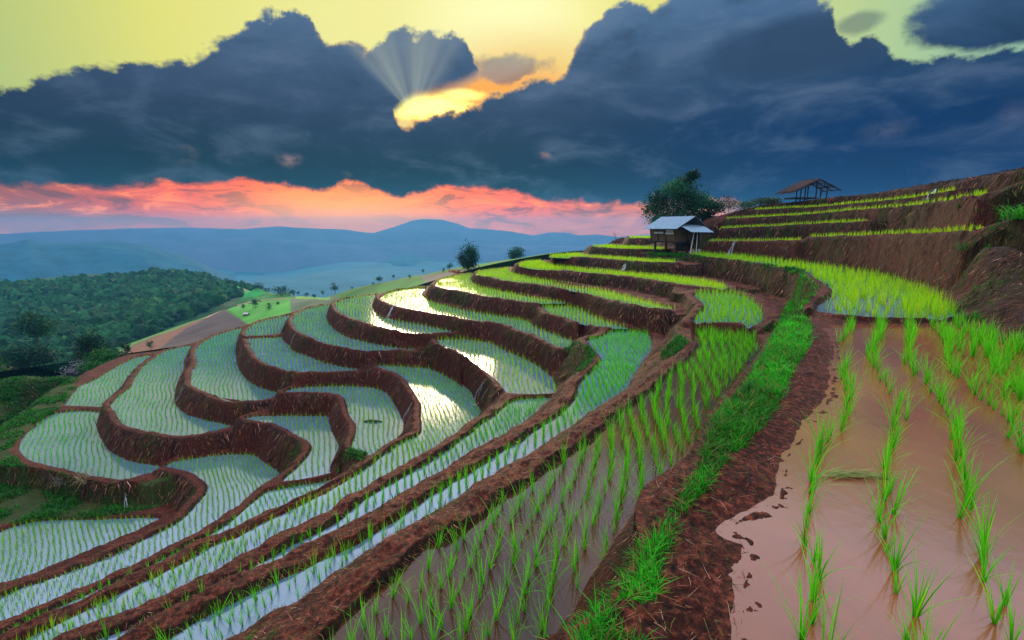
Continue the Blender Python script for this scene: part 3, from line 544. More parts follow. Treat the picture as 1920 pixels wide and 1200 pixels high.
for k, q in enumerate(polys):
    if q.kind == 'ground': continue
    c = q.P.mean(0); th = math.atan2(c[0], c[1])*(.9 if q.name != 'P0' else 1.0)
    if q.name == 'P0': th = azel(1630, 430)[0]
    dr = np.array([math.sin(th), math.cos(th)]); dc = np.array([dr[1], -dr[0]])
    across = q.sp*(1.75 if q.name == 'P0' else 1.0); along = q.sp*(.72 if q.name == 'P0' else .86)
    u = q.P@dc; v_ = q.P@dr
    gu, gv = np.meshgrid(np.arange(u.min(), u.max(), across), np.arange(v_.min(), v_.max(), along), indexing='ij')
    gu = gu+.05*np.sin(gv*1.1+gu*.7)*1.5+.12*fbm(gu*.4, gv*.4, 41, 2)*2
    gu = gu+RNG.normal(0, .07*across, gu.shape); gv = gv+RNG.normal(0, .12*along, gv.shape)
    gu = gu.ravel(); gv = gv.ravel(); x = gu*dc[0]+gv*dr[0]; y = gu*dc[1]+gv*dr[1]
    ok = inpoly(x, y, q.P); x, y = x[ok], y[ok]
    if q.name == 'P0':
        ex = RNG.uniform(-1, 1, (1800, 2)); exx = RNG.uniform(1.5, 14, 1800); eyy = RNG.uniform(2, 9.2, 1800); pr = proj(exx, eyy, np.full(1800, q.z))
        kk = (pr[0] > 1735+.95*(pr[1]-600)) & (pr[1] < 800) & inpoly(exx, eyy, q.P); x = np.concatenate([x, exx[kk]]); y = np.concatenate([y, eyy[kk]])
    if q.kind == 'paddy':
        d, _ = segdist(x, y, q.P); x, y = x[d > .06], y[d > .06]; z = np.full(len(x), q.z-.015)
    else: z = ground(x, y)-.02
    px, py, dp = proj(x, y, z); vis = (dp > .3) & (px > -250) & (px < (2900 if q.name == 'P0' else 2170)) & (py < 1500)
    x, y, z = x[vis], y[vis], z[vis]
    gapk = RNG.random(len(x)) > (.10 if q.name == 'P0' else .05); x, y, z = x[gapk], y[gapk], z[gapk]
    if q.name == 'O':
        px, py, dp = proj(x, y, z); op = (RNG.random(len(x)) > .75*ss(py, 548, 572)*(px < 1690)) ; x, y, z = x[op], y[op], z[op]
    if q.name == 'P0':                       # left foot of the paddy is open water
        px, py, dp = proj(x, y, z); op = (px > 1478+(py > 900)*0) | (py < 700); x, y, z = x[op], y[op], z[op]
    cand.append((k, x, y, z))
AX = np.concatenate([c[1] for c in cand]); AY = np.concatenate([c[2] for c in cand]); AZZ = np.concatenate([c[3] for c in cand])
AK = np.concatenate([np.full(len(c[1]), c[0]) for c in cand])
px, py, dp = proj(AX, AY, AZZ); size = np.where((px > 0) & (px < 1920) & (py > HY) & (py < 1225), 1/dp, 0)
order = np.argsort(-size); ind = order[:290]; rest = order[290:]
print('rice clumps', len(AX))
tones = np.array([TONES[polys[k].tone] for k in range(K)])
phs = np.array([q.ph for q in polys])
VV, TT, CC = [], [], []; off = 0
dist = np.hypot(AX, AY)
for lo, hi, nb_, seg, wd in ((0, 9, 10, 3, .010), (9, 18, 9, 2, .014), (18, 32, 5, 1, .019), (32, 90, 4, 1, .024)):
    s_ = rest[(dist[rest] >= lo) & (dist[rest] < hi)]
    for tn in range(4):
        ss_ = s_[np.array([polys[k].tone == tn for k in AK[s_]], bool)] if len(s_) else s_
        if not len(ss_): continue
        P = np.stack([AX[ss_], AY[ss_], AZZ[ss_]], 1); hh = phs[AK[ss_]]*RNG.uniform(.6, 1.25, len(ss_))*(1.12 if hi <= 18 else 1.0)
        V, T, C = clumps(P, hh, nb_, seg, np.full(len(ss_), wd), TONES[tn], .27, seed=int(lo*10+tn))
        VV.append(V); TT.append(T+off); CC.append(C); off += len(V)
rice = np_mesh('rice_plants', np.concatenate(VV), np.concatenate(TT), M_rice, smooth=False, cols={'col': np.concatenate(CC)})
tag(rice, 'green rice plants in rows filling the flooded terraces beyond the nearest paddies', 'rice', kind='stuff')
# the largest seedlings are things of their own
variants = []
for s_ in range(10):
    V, T, C = clumps(np.array([[0,0,0.]]), np.array([1.0]), 13, 4, np.array([.026]), TONES[0], .42, seed=300+s_)
    o = np_mesh('rice_seedling', V, T, M_rice, smooth=False, cols={'col': C}); variants.append(o)
where = {'P0': ('green rice seedling growing in the muddy brown paddy right of the dirt path', 'rice seedlings in the muddy paddy right of the path'),
         'P1': ('green rice seedling growing in the dark shallow paddy just left of the grassy bank', 'rice seedlings in the dark paddy left of the grassy bank')}
first = set()
for i, j in enumerate(ind):
    vi = i % 10; src = variants[vi]
    o = src if vi not in first else src.copy()
    if vi in first: col.objects.link(o)
    first.add(vi); q = polys[AK[j]]
    h = q.ph*RNG.uniform(.62, 1.2); o.location = (AX[j], AY[j], AZZ[j]); o.rotation_euler = (RNG.normal(0,.09), RNG.normal(0,.09), RNG.uniform(0, 6.28)); o.scale = (h*.9, h*.9, h)
    lb, gp = where.get(q.name, ('small green rice seedling growing in the narrow terraces beyond the dark shallow paddy', 'rice seedlings in the narrow terraces at the lower left'))
    tag(o, lb, 'rice seedling', gp)

# ---------------------------------------------------------------- grass on banks
cell = np.gradient(R_)[None,:]*np.gradient(AZ)[:,None]*R_[None,:]; cell = cell.ravel()*np.sqrt(1+np.minimum(slope, 3)**2)
inview = (pdp > .4) & (ppx > -150) & (ppx < 2070) & (ppy < 1330) & (ppy > 280)
ga = (dHa.ravel(), dHr.ravel())
dirr = np.stack([np.sin(GA).ravel(), np.cos(GA).ravel()], 1); dirt = np.stack([np.cos(GA).ravel(), -np.sin(GA).ravel()], 1)
grad = dirr*dHr.ravel()[:,None]+dirt*dHa.ravel()[:,None]; gl = np.linalg.norm(grad, axis=1)+1e-6; down = -grad/gl[:,None]
def scatter(weight, count, seed):
    r = np.random.default_rng(seed); w = np.where(inview, weight*cell, 0); cs = np.cumsum(w); 
    idx = np.searchsorted(cs, r.random(count)*cs[-1]); idx = np.clip(idx, 0, NV-1)
    st = np.gradient(R_)[idx % nr]; x = gx[idx]+r.normal(0, .5, count)*st; y = gy[idx]+r.normal(0, .5, count)*st
    return idx, np.stack([x, y, ground(x, y)-.01], 1), r
pal = np.array([(.20,.060,.030),(.30,.14,.07),(.08,.020,.016),(.32,.10,.07),(.04,.012,.012),(.13,.13,.015),(.42,.22,.15),(.05,.11,.010)])
lodw = 1/np.maximum(rad, 5)**1.2
idx, P, r = scatter(np.maximum(dry, .5*riser*(1-foot*.6))*(1-ins)*lodw*(.25+ss(fbm(gx*1.1, gy*1.1, 55, 4), -.12, .12)), 520000, 51); n_ = len(idx); sl = np.clip(slope[idx], 0, 2.5)
L = r.uniform(.10, .36, n_)*np.clip(.25+rad[idx]/28, .35, 1.4); dn = down[idx]
q_ = np.sqrt(1+sl**2); td = np.stack([dn[:,0], dn[:,1], -sl], 1)/q_[:,None]; nn_ = np.stack([dn[:,0]*sl, dn[:,1]*sl, np.ones(n_)], 1)/q_[:,None]; sd0 = np.stack([-dn[:,1], dn[:,0], 0*sl], 1)
up = td*.75+nn_*r.uniform(.15,.6,(n_,1))+sd0*(.35+r.normal(0,.3,(n_,1))); up /= np.linalg.norm(up,axis=1)[:,None]
sd_ = np.stack([-dn[:,1], dn[:,0], 0*sl], 1); bend = np.stack([0*sl,0*sl,-r.uniform(.0,.35,n_)],1)
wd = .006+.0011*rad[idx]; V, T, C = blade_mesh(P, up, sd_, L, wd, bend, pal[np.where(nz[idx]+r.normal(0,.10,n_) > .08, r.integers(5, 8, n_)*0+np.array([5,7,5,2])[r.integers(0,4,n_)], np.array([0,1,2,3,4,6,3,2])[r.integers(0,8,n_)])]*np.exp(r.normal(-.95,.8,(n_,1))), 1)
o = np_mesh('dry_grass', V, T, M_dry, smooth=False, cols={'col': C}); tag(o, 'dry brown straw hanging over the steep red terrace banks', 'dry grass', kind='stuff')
nB = (gm['bank']*1.0)*ss(fbm(gx*3.2, gy*3.2, 61, 4)+.33*ss(ppy, 1050, 780), -.04, .08)
idx, P, r = scatter(nB*lodw, 85000, 52); n_ = len(idx)
a = r.uniform(0, 6.28, n_); lean = np.abs(r.normal(0,.7,n_)); up = np.stack([np.cos(a)*lean, np.sin(a)*lean, np.ones(n_)],1); up /= np.linalg.norm(up,axis=1)[:,None]
sd_ = np.stack([np.sin(a+r.normal(0,.6,n_)), -np.cos(a), 0*a],1); L = r.uniform(.04,.13,n_)*(1+1.2*(r.random(n_) < .06)); bend = np.stack([np.cos(a)*.3,np.sin(a)*.3,-.3+0*a],1)
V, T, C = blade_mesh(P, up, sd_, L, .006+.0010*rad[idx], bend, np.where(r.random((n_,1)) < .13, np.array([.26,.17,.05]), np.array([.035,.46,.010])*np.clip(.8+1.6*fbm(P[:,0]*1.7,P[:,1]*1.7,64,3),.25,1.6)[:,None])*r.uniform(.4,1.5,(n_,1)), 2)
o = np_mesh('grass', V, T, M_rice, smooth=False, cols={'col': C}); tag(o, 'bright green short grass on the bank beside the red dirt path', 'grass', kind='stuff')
wS = (gm['slope']|gm['knoll']|gm['tongue']|gm['tongue2']|gm['tuft']|gm['tuft2']|gm['tri'])*ss(fbm(gx*.8,gy*.8,63,3), -.15, .1)*1.0+.18*green*riser
wS = wS/np.maximum(rad,5)
idx, P, r = scatter(wS, 130000, 53); n_ = len(idx)
a = r.uniform(0, 6.28, n_); lean = np.abs(r.normal(0,.6,n_)); up = np.stack([np.cos(a)*lean, np.sin(a)*lean, np.ones(n_)],1); up /= np.linalg.norm(up,axis=1)[:,None]
sd_ = np.stack([np.sin(a), -np.cos(a), 0*a],1); L = r.uniform(.06,.20,n_)*(1+rad[idx]/60); bend = np.stack([np.cos(a)*.3,np.sin(a)*.3,-.35+0*a],1)
V, T, C = blade_mesh(P, up, sd_, L, .02+.0012*rad[idx], bend, np.array([.022,.20,.009])*r.uniform(.2,1.4,(n_,1)), 2)  # green darkened to suggest the deep shade along the left edge
o = np_mesh('weeds', V, T, M_rice, smooth=False, cols={'col': C}); tag(o, 'green weeds covering the slopes around the lower left terraces and bank tongues', 'weeds', kind='stuff')
# straw litter on the path and bunds
wl = (1-ss(slope,.5,.9))*(~ins)*(green < .1)*(dm < 1.6)*(rad < 14)/np.maximum(rad, 1.5)
idx, P, r = scatter(wl, 3800, 54); n_ = len(idx); a = r.uniform(0,6.28,n_); up = np.stack([np.cos(a),np.sin(a),r.uniform(-.05,.35,n_)],1); sd_ = np.stack([-np.sin(a),np.cos(a),0*a],1)
P[:,2] += .012
V, T, C = blade_mesh(P, up, sd_, r.uniform(.03,.13,n_), np.full(n_,.004)+.0004*rad[idx], np.stack([r.normal(0,.2,n_),r.normal(0,.2,n_),-.05+0*a],1), pal[r.integers(0,8,n_)]*1.2, 2)
o = np_mesh('straw_litter', V, T, M_dry, smooth=False, cols={'col': C}); tag(o, 'scattered bits of straw lying on the muddy path and bunds', 'straw', kind='stuff')

# ================================================================ far country
def rbf_fit(c, reg=.3):
    c = np.array(c, float); n = len(c); A = np.zeros((n+3, n+3)); A[:n,:n] = np.hypot(c[:,None,0]-c[None,:,0], c[:,None,1]-c[None,:,1])-np.eye(n)*reg
    A[:n,n] = 1; A[:n,n+1:n+3] = c[:, :2]; A[n:,:n] = A[:n,n:].T; w = np.linalg.solve(A, np.concatenate([c[:,2], [0,0,0]]))
    def f(x, y):
        h = w[n]+w[n+1]*x+w[n+2]*y
        for i in range(n): h = h+w[i]*np.hypot(x-c[i,0], y-c[i,1])
        return h
    return f
def beyond(pt, k, dz): return (pt[0]*k, pt[1]*k, pt[2]-dz)
fc = []
ridge = [(430,528,300),(480,536,270),(540,543,240),(615,556,190),(640,548,160),(700,530,140),(750,520,128),(800,510,118),(860,500,110),(900,495,105),(960,485,100),(1000,476,97),(1060,468,93),(1100,464,90),(1250,452,90)]
for q in ridge:
    p = unpY(*q); fc += [p, beyond(p, 1.12, 8), beyond(p, 1.5, 38), beyond(p, 2.2, 70)]
for q in [(215,664,125),(300,640,122),(290,622,150),(430,575,190),(490,560,205),(460,612,118),(560,577,140),(640,562,112),(620,600,88),(240,655,110),(350,632,112),(700,552,92),(800,532,78),(900,513,72),(1000,490,72),(1100,474,74),(60,700,120),(-200,720,120),(150,690,118)]: fc.append(unpY(*q))
for q in [(-100,600,265),(0,640,190),(100,640,195),(180,620,215),(0,560,330),(150,560,300),(300,560,300),(250,600,240),(350,545,330),(100,530,400),(330,575,255),(-300,600,265),(-200,680,170)]:
    p = unpY(*q); fc.append((p[0], p[1], p[2]-30))
ff = rbf_fit(fc)
def fields_h(x, y): return ff(x, y)+1.2*fbm(x/26, y/26, 71, 3)-1.0
def polar_sheet(a0, a1, na_, r0, r1, nr_, f):
    A_ = np.radians(np.linspace(a0, a1, na_)); Rr = np.geomspace(r0, r1, nr_); ga_, gr_ = np.meshgrid(A_, Rr, indexing='ij')
    x = (gr_*np.sin(ga_)).ravel(); y = (gr_*np.cos(ga_)).ravel(); z = f(x, y)
    ii = (np.arange(na_-1)[:,None]*nr_+np.arange(nr_-1)[None,:]).ravel(); T = np.stack([ii, ii+1, ii+nr_+1, ii+nr_], 1)
    return x, y, z, T
x, y, z, T = polar_sheet(-52, 22, 360, 88, 420, 190, fields_h)
fx, fy, fd = proj(x, y, z)
def patch(pg): return inpoly(fx, fy, np.array(pg, float))
colr = np.tile(np.array([.045,.17,.03]), (len(x), 1)); nzz = fbm(x/9, y/9, 73, 4)[:,None]
colr *= 1+1.2*nzz
for pg, cc in [([(195,672),(330,612),(420,588),(455,600),(330,648),(200,700)], (.20,.085,.05)),
               ([(285,665),(345,618),(420,580),(470,612),(340,662)], (.085,.055,.055)),
               ([(200,668),(240,645),(330,610),(370,600),(330,618),(262,640),(215,668)], (.11,.22,.04)),
               ([(425,578),(480,563),(545,560),(545,590),(470,612)], (.07,.30,.035)),
               ([(545,558),(630,555),(640,565),(600,590),(545,592)], (.10,.13,.07)),
               ([(430,528),(480,538),(520,546),(480,556),(430,560)], (.04,.32,.06)),
               ([(560,545),(615,550),(620,562),(555,560)], (.16,.34,.04)),
               ([(790,518),(900,500),(900,512),(800,535)], (.16,.13,.10))]:
    m = patch(pg); colr[m] = np.array(cc)*(1+.9*nzz[m])
colr = np.clip(colr, .005, .9)
M_field = leaf_mat('field_cover', .0, rough=.9)
tag(np_mesh('valley_fields', np.stack([x, y, z], 1), T, M_field, cols={'col': colr}), kind='structure')
def pick_f(px, py, f, r0=80, r1=600):
    u = (px-960)/F; v = (py-600)/F; dy = CP-v*SP; dz = -(SP+v*CP); L = math.hypot(u, dy); r = np.geomspace(r0, r1, 1500)
    g = f(r*u/L, r*dy/L); hit = np.nonzero(g >= ZC+r*dz/L)[0]
    if not len(hit): return None
    r = r[hit[0]]; return np.array([r*u/L, r*dy/L, float(g[hit[0]])])
def draped(name, pxs, f, w, mat, up=.15, r0=80, r1=600):
    pts = []
    for i in range(len(pxs)-1):
        for k in range(8):
            t = k/8; p = pick_f(pxs[i][0]*(1-t)+pxs[i+1][0]*t, pxs[i][1]*(1-t)+pxs[i+1][1]*t, f, r0, r1)
            if p is not None: pts.append(p)
    P = np.array(pts); d = np.gradient(P[:, :2], axis=0); d /= np.linalg.norm(d, axis=1)[:,None]+1e-9; s_ = np.stack([-d[:,1], d[:,0]], 1)*w/2
    Lf = P[:, :2]-s_; Rt = P[:, :2]+s_; V = np.vstack([np.column_stack([Lf, f(Lf[:,0],Lf[:,1])+up]), np.column_stack([Rt, f(Rt[:,0],Rt[:,1])+up])]); n = len(P)
    T = np.array([[i, i+1, n+i+1, n+i] for i in range(n-1)]); return tag(np_mesh(name, V, T, mat), kind='structure')
M_track = simple_mat('pale_earth', (.38,.22,.14), .95, .3, .2, .1)
draped('dirt_track', [(384,598),(400,590),(430,577),(470,567),(510,562),(545,560)], fields_h, 2.2, M_track)
draped('dirt_track', [(441,558),(450,550),(462,540)], fields_h, 2.4, M_track)
# forest hill
fh = []
for q in [(-300,560,420),(0,543,400),(60,528,400),(110,517,400),(170,514,400),(250,514,390),(330,524,380),(385,526,360),(420,534,330),(440,548,300)]:
    p = unpY(*q); fh += [p, beyond(p, 1.15, 10), beyond(p, 1.6, 60)]
for q in [(-300,700,170),(0,690,165),(100,688,165),(200,675,175),(270,645,185),(330,615,205),(400,590,225),(440,570,250),(480,556,285),(150,590,270),(0,600,265),(300,565,300),(520,560,300),(560,575,250)]: fh.append(unpY(*q))
for q in [(300,655,118),(400,625,130),(500,575,190),(560,560,220),(600,590,130),(480,600,150),(340,620,165),(620,556,195)]:
    p = unpY(*q); fh.append((p[0], p[1], p[2]-18))
fhf = rbf_fit(fh, 1.0)
def forest_h(x, y): return fhf(x, y)+9*fbm(x/60, y/60, 77, 3)-1
x, y, z, T = polar_sheet(-56, -22, 160, 150, 640, 140, forest_h)
M_fhill = simple_mat('forest_floor', (.02,.07,.02), .95, .1, .5, .3)
tag(np_mesh('forest_hill', np.stack([x, y, z], 1), T, M_fhill), kind='structure')
ico = bmesh.new(); bmesh.ops.create_icosphere(ico, subdivisions=2, radius=1.0); IV = np.array([v.co[:] for v in ico.verts]); IT = np.array([[v.index for v in f.verts] for f in ico.faces]); ico.free()
def crowns(P, rad_, hgt, colr, seed, jag=.28):
    r = np.random.default_rng(seed); n = len(P); V = IV[None]*(1+r.normal(0, jag, (n, len(IV), 1)))
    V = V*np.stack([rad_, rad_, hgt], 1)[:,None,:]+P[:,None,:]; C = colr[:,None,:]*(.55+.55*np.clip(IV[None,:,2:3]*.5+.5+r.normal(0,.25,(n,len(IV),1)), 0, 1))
    T = (np.arange(n)[:,None,None]*len(IV)+IT[None]).reshape(-1, 3); return V.reshape(-1, 3), T, C.reshape(-1, 3)
r = np.random.default_rng(91); n_ = 17000; a = np.radians(r.uniform(-54, -24, n_)); rd_ = np.sqrt(r.uniform(155**2, 470**2, n_)); x = rd_*np.sin(a); y = rd_*np.cos(a)
zf = forest_h(x, y); zg = fields_h(x, y); px_, py_, _ = proj(x, y, zf)
keep = (zf > zg-1.5) & ~inpoly(px_, py_, np.array([(195,690),(230,652),(330,606),(430,560),(480,552),(520,548),(620,552),(700,700),(195,720)], float))
x, y, zf = x[keep], y[keep], zf[keep]; n_ = len(x)
rr_ = r.uniform(.9, 2.6, n_)*(1+rd_[keep]/900); cc = np.array([.011,.075,.018])*r.uniform(.35, 1.7, (n_,1))*np.array([1,1,1])+np.array([.02,.03,0])*(r.random((n_,1)) < .15)
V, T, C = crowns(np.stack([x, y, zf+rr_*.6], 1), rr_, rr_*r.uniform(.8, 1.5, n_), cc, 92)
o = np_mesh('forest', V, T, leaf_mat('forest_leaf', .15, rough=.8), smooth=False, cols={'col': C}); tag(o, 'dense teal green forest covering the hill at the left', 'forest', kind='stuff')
# ridges
def ridge_mesh(name, sil, D, Wd, base, mat, amp, ns, seed, extra=None):
    A_ = []; Zt = []
    for px, py in sil:
        a, e = azel(px, py); A_.append(a); Zt.append(ZC+D*math.tan(e))
    A_ = np.array(A_); Zt = np.array(Zt); na_ = 420; nt = 90
    aa = np.linspace(A_[0], A_[-1], na_); tt = np.linspace(-1, 1, nt); g1, g2 = np.meshgrid(aa, tt, indexing='ij'); rd = D+g2*Wd
    x = (rd*np.sin(g1)).ravel(); y = (rd*np.cos(g1)).ravel(); zt = np.interp(g1, A_, Zt).ravel(); t = np.abs(g2).ravel()
    z = base+(zt-base)*np.clip(1-t**1.25, 0, 1)+amp*fbm(x/ns, y/ns, seed, 5)*(.55+np.clip(t*2.2, 0, 1))*1.8
    ii = (np.arange(na_-1)[:,None]*nt+np.arange(nt-1)[None,:]).ravel(); T = np.stack([ii, ii+1, ii+nt+1, ii+nt], 1)
    return tag(np_mesh(name, np.stack([x, y, z], 1), T, mat), kind='structure')
M_hill = simple_mat('wooded_hill', (.008,.065,.10), .95, .035, .6, .6); M_mount = simple_mat('mountain', (.07,.06,.13), .95, .01, .4, .3)  # blue and purple tint of distant air is painted into these base colours
M_val = simple_mat('valley_floor', (.018,.11,.15), .95, .01, .4, .2)  # cyan of the valley haze is mixed into the ground colour
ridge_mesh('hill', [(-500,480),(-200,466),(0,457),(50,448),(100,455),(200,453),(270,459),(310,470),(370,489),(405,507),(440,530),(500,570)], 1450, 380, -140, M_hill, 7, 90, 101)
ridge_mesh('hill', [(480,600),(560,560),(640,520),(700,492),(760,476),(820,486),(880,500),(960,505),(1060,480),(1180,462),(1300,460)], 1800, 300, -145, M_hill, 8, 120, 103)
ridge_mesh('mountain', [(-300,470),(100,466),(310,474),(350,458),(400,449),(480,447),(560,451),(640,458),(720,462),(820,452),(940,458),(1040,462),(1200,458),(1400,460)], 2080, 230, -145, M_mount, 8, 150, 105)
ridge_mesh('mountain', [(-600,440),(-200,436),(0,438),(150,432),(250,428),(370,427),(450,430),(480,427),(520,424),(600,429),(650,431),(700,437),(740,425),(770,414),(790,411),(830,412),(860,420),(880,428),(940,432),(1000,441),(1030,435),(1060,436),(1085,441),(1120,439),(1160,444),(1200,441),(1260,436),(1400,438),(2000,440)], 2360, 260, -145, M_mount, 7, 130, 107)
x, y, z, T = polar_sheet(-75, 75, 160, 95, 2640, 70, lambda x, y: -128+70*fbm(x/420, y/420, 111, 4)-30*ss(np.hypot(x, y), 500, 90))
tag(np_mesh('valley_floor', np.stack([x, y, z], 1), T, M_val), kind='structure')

# ================================================================ mesh parts
class MB:
    def __init__(s): s.b = bmesh.new()
    def box(s, c, d, rz=0, rx=0, ry=0):
        m = Matrix.Translation(Vector(c)) @ Matrix.Rotation(rz, 4, 'Z') @ Matrix.Rotation(rx, 4, 'X') @ Matrix.Rotation(ry, 4, 'Y') @ Matrix.Diagonal((*d, 1))
        bmesh.ops.create_cube(s.b, size=1, matrix=m); return s
    def bar(s, p, q, r0, r1=None, n=7):
        p = Vector(p); q = Vector(q); r1 = r0 if r1 is None else r1; d = q-p
        m = Matrix.Translation((p+q)/2) @ d.to_track_quat('Z', 'Y').to_matrix().to_4x4()
        bmesh.ops.create_cone(s.b, cap_ends=True, segments=n, radius1=r0, radius2=r1, depth=d.length, matrix=m); return s
    def tube(s, pts, rads, n=7):
        rings = []
        for i, p in enumerate(pts):
            p = Vector(p); d = (Vector(pts[min(i+1, len(pts)-1)])-Vector(pts[max(i-1, 0)])).normalized(); q = d.to_track_quat('Z', 'Y')
            rings.append([s.b.verts.new(p+q @ Vector((math.cos(2*math.pi*k/n)*rads[i], math.sin(2*math.pi*k/n)*rads[i], 0))) for k in range(n)])
        for a, b_ in zip(rings, rings[1:]):
            for k in range(n): s.b.faces.new((a[k], a[(k+1) % n], b_[(k+1) % n], b_[k]))
        s.b.faces.new(rings[-1]); s.b.faces.new(rings[0][::-1]); return s
    def sheet(s, a, b_, c, d, nu, nv, th, wave=0, nw=1):
        """corrugated plate a-b along the eave, d-c along the top"""
        a, b_, c, d = map(Vector, (a, b_, c, d)); nrm = (b_-a).cross(d-a).normalized(); G_ = []
        for sgn in (1, 0):
            for j in range(nv+1):
                row = []
                for i in range(nu+1):
                    u, v_ = i/nu, j/nv; p = (a*(1-u)+b_*u)*(1-v_)+(d*(1-u)+c*u)*v_
                    row.append(s.b.verts.new(p+nrm*(wave*math.sin(u*nw*2*math.pi)+th*sgn)))
                G_.append(row)
        m = nv+1
        for j in range(nv):
            for i in range(nu):
                s.b.faces.new((G_[j][i], G_[j][i+1], G_[j+1][i+1], G_[j+1][i])); s.b.faces.new((G_[m+j][i], G_[m+j+1][i], G_[m+j+1][i+1], G_[m+j][i+1]))
        for i in range(nu):
            s.b.faces.new((G_[0][i], G_[m][i], G_[m][i+1], G_[0][i+1])); s.b.faces.new((G_[nv][i], G_[nv][i+1], G_[m+nv][i+1], G_[m+nv][i]))
        for j in range(nv):
            s.b.faces.new((G_[j][0], G_[j+1][0], G_[m+j+1][0], G_[m+j][0])); s.b.faces.new((G_[j][nu], G_[m+j][nu], G_[m+j+1][nu], G_[j+1][nu]))
        return s
    def build(s, name, mat, parent=None):
        me = bpy.data.meshes.new(name); bmesh.ops.recalc_face_normals(s.b, faces=s.b.faces); s.b.to_mesh(me); s.b.free(); me.materials.append(mat)
        o = bpy.data.objects.new(name, me); col.objects.link(o); o.parent = parent; return o

# ---------------------------------------------------------------- hut
ho = unpY(1267, 475, 39.0)
hut = empty('rice_hut', (ho[0], ho[1], ho[2]-.05), math.radians(34)); tag(hut, 'wooden stilt hut with a blue grey tin roof standing on the terrace edge', 'hut')
for ux in (.25, 1.65, 3.1):
    for wy in (.2, 2.3): MB().bar((ux, wy, -.5), (ux, wy, 1.0 if ux < 2 else 2.1), .10, .085).build('post', M_dark, hut)
MB().box((.85, 1.25, .93), (1.9, 2.75, .10)).build('floor', M_dark, hut)
wl_ = MB(); rnd = random.Random(5)
for i in range(8):                                     # left wall, leaning outwards, horizontal boards
    z0 = 1.0+i*.125; ox = -.02-.16*(i/7); wl_.box((ox, 1.25, z0+.06), (.03, 2.5+.02*i, .115), rz=rnd.uniform(-.004,.004), ry=-.15)
left = wl_.build('left_wall', M_wood, hut)
pb = MB()
for (w0, w1, z0) in ((.15,.95,1.62),(1.15,2.1,1.66),(.2,.9,1.83)): pb.box((-.235, (w0+w1)/2, z0), (.02, w1-w0, .15), ry=-.15)
pb.build('pale_boards', M_pale, left)
st = MB()
for wy in (.02, 1.0, 1.75, 2.48): st.bar((-.06, wy, .9), (-.28, wy, 2.02), .035)
st.build('frame', M_dark, left)
gw = MB()
for i in range(7): gw.box((.62, -.02, 1.05+i*.135), (1.28+.04*i, .03, .125), rz=rnd.uniform(-.006,.006))
gw.build('front_wall', M_wood, hut)
bw = MB()
for i in range(8): bw.box((1.6, 2.5, .95+i*.135), (3.2, .03, .125))
bw.build('back_wall', M_dark, hut)
rw = MB()
for i in range(14): rw.box((3.15, 1.3, .15+i*.135), (.03, 2.3, .125))
rw.build('right_wall', M_dark, hut)
rf = MB(); rf.sheet((-.62,-.45,1.98), (-.62,2.95,1.98), (1.62,2.95,2.98), (1.62,-.45,2.98), 60, 2, .02, .018, 15); rf.build('roof', M_tin, hut)
rf = MB(); rf.sheet((4.35,3.0,1.62), (4.35,-.30,1.62), (1.64,-.45,2.98), (1.64,3.0,2.98), 60, 2, .02, .018, 15); r2 = rf.build('roof', M_tin, hut)
aw = MB(); aw.sheet((.0,-1.30,1.72), (3.1,-1.20,1.68), (2.95,-.12,2.28), (-.05,-.12,2.30), 56, 2, .02, .018, 14); aw.build('awning', M_tin, hut)
gb = MB(); gb.bar((-.6,-.40,1.95), (1.63,-.40,2.93), .04); gb.bar((1.63,-.40,2.93), (4.3,-.28,1.58), .04); gb.bar((-.3,-.1,2.02), (3.3,-.1,2.02), .05); gb.bar((1.63,-.1,2.0), (1.63,-.1,2.9), .04); gb.bar((.8,-.1,2.02), (.8,-.1,2.5), .03); gb.bar((2.4,-.1,2.02), (2.4,-.1,2.5), .03)
gb.build('gable_frame', M_dark, hut)
for x0, x1 in ((.55,.95),(1.35,1.5)): MB().bar((x0-.35,-1.15,-.15), (x1,-.9 if x0 < 1 else -.8,1.78), .035).build('prop_pole', M_pale, hut)
ld = MB(); ld.bar((1.15,-.9,-.2), (1.25,-.1,1.6), .03); ld.bar((1.5,-.9,-.2), (1.6,-.1,1.6), .03)
for i in range(5): ld.bar((1.15+.02*i,-.85+.15*i,.1+.32*i), (1.52+.02*i,-.85+.15*i,.1+.32*i), .02)
ld.build('ladder', M_wood, hut)
MB().box((2.4,.9,.75), (1.3,1.6,.08)).build('shelf', M_dark, hut)
for i, (u, w, lb) in enumerate(((1.9,-.1,'pale grain sack nearest the ladder under the hut awning'),(2.3,.1,'middle pale grain sack of three under the hut awning'),(2.7,-.2,'pale grain sack furthest from the ladder under the hut awning'))):
    p_ = hut.matrix_basis @ Vector((u, w, 0)); o = MB().tube([(0,0,-.05),(0,0,.12),(.02,0,.26),(.05,0,.33)], [.16,.19,.13,.03], 9).build('grain_sack', M_pale)
    o.location = p_; o.rotation_euler = (0, 0, .7*i); tag(o, lb, 'sack', 'grain sacks under the hut')

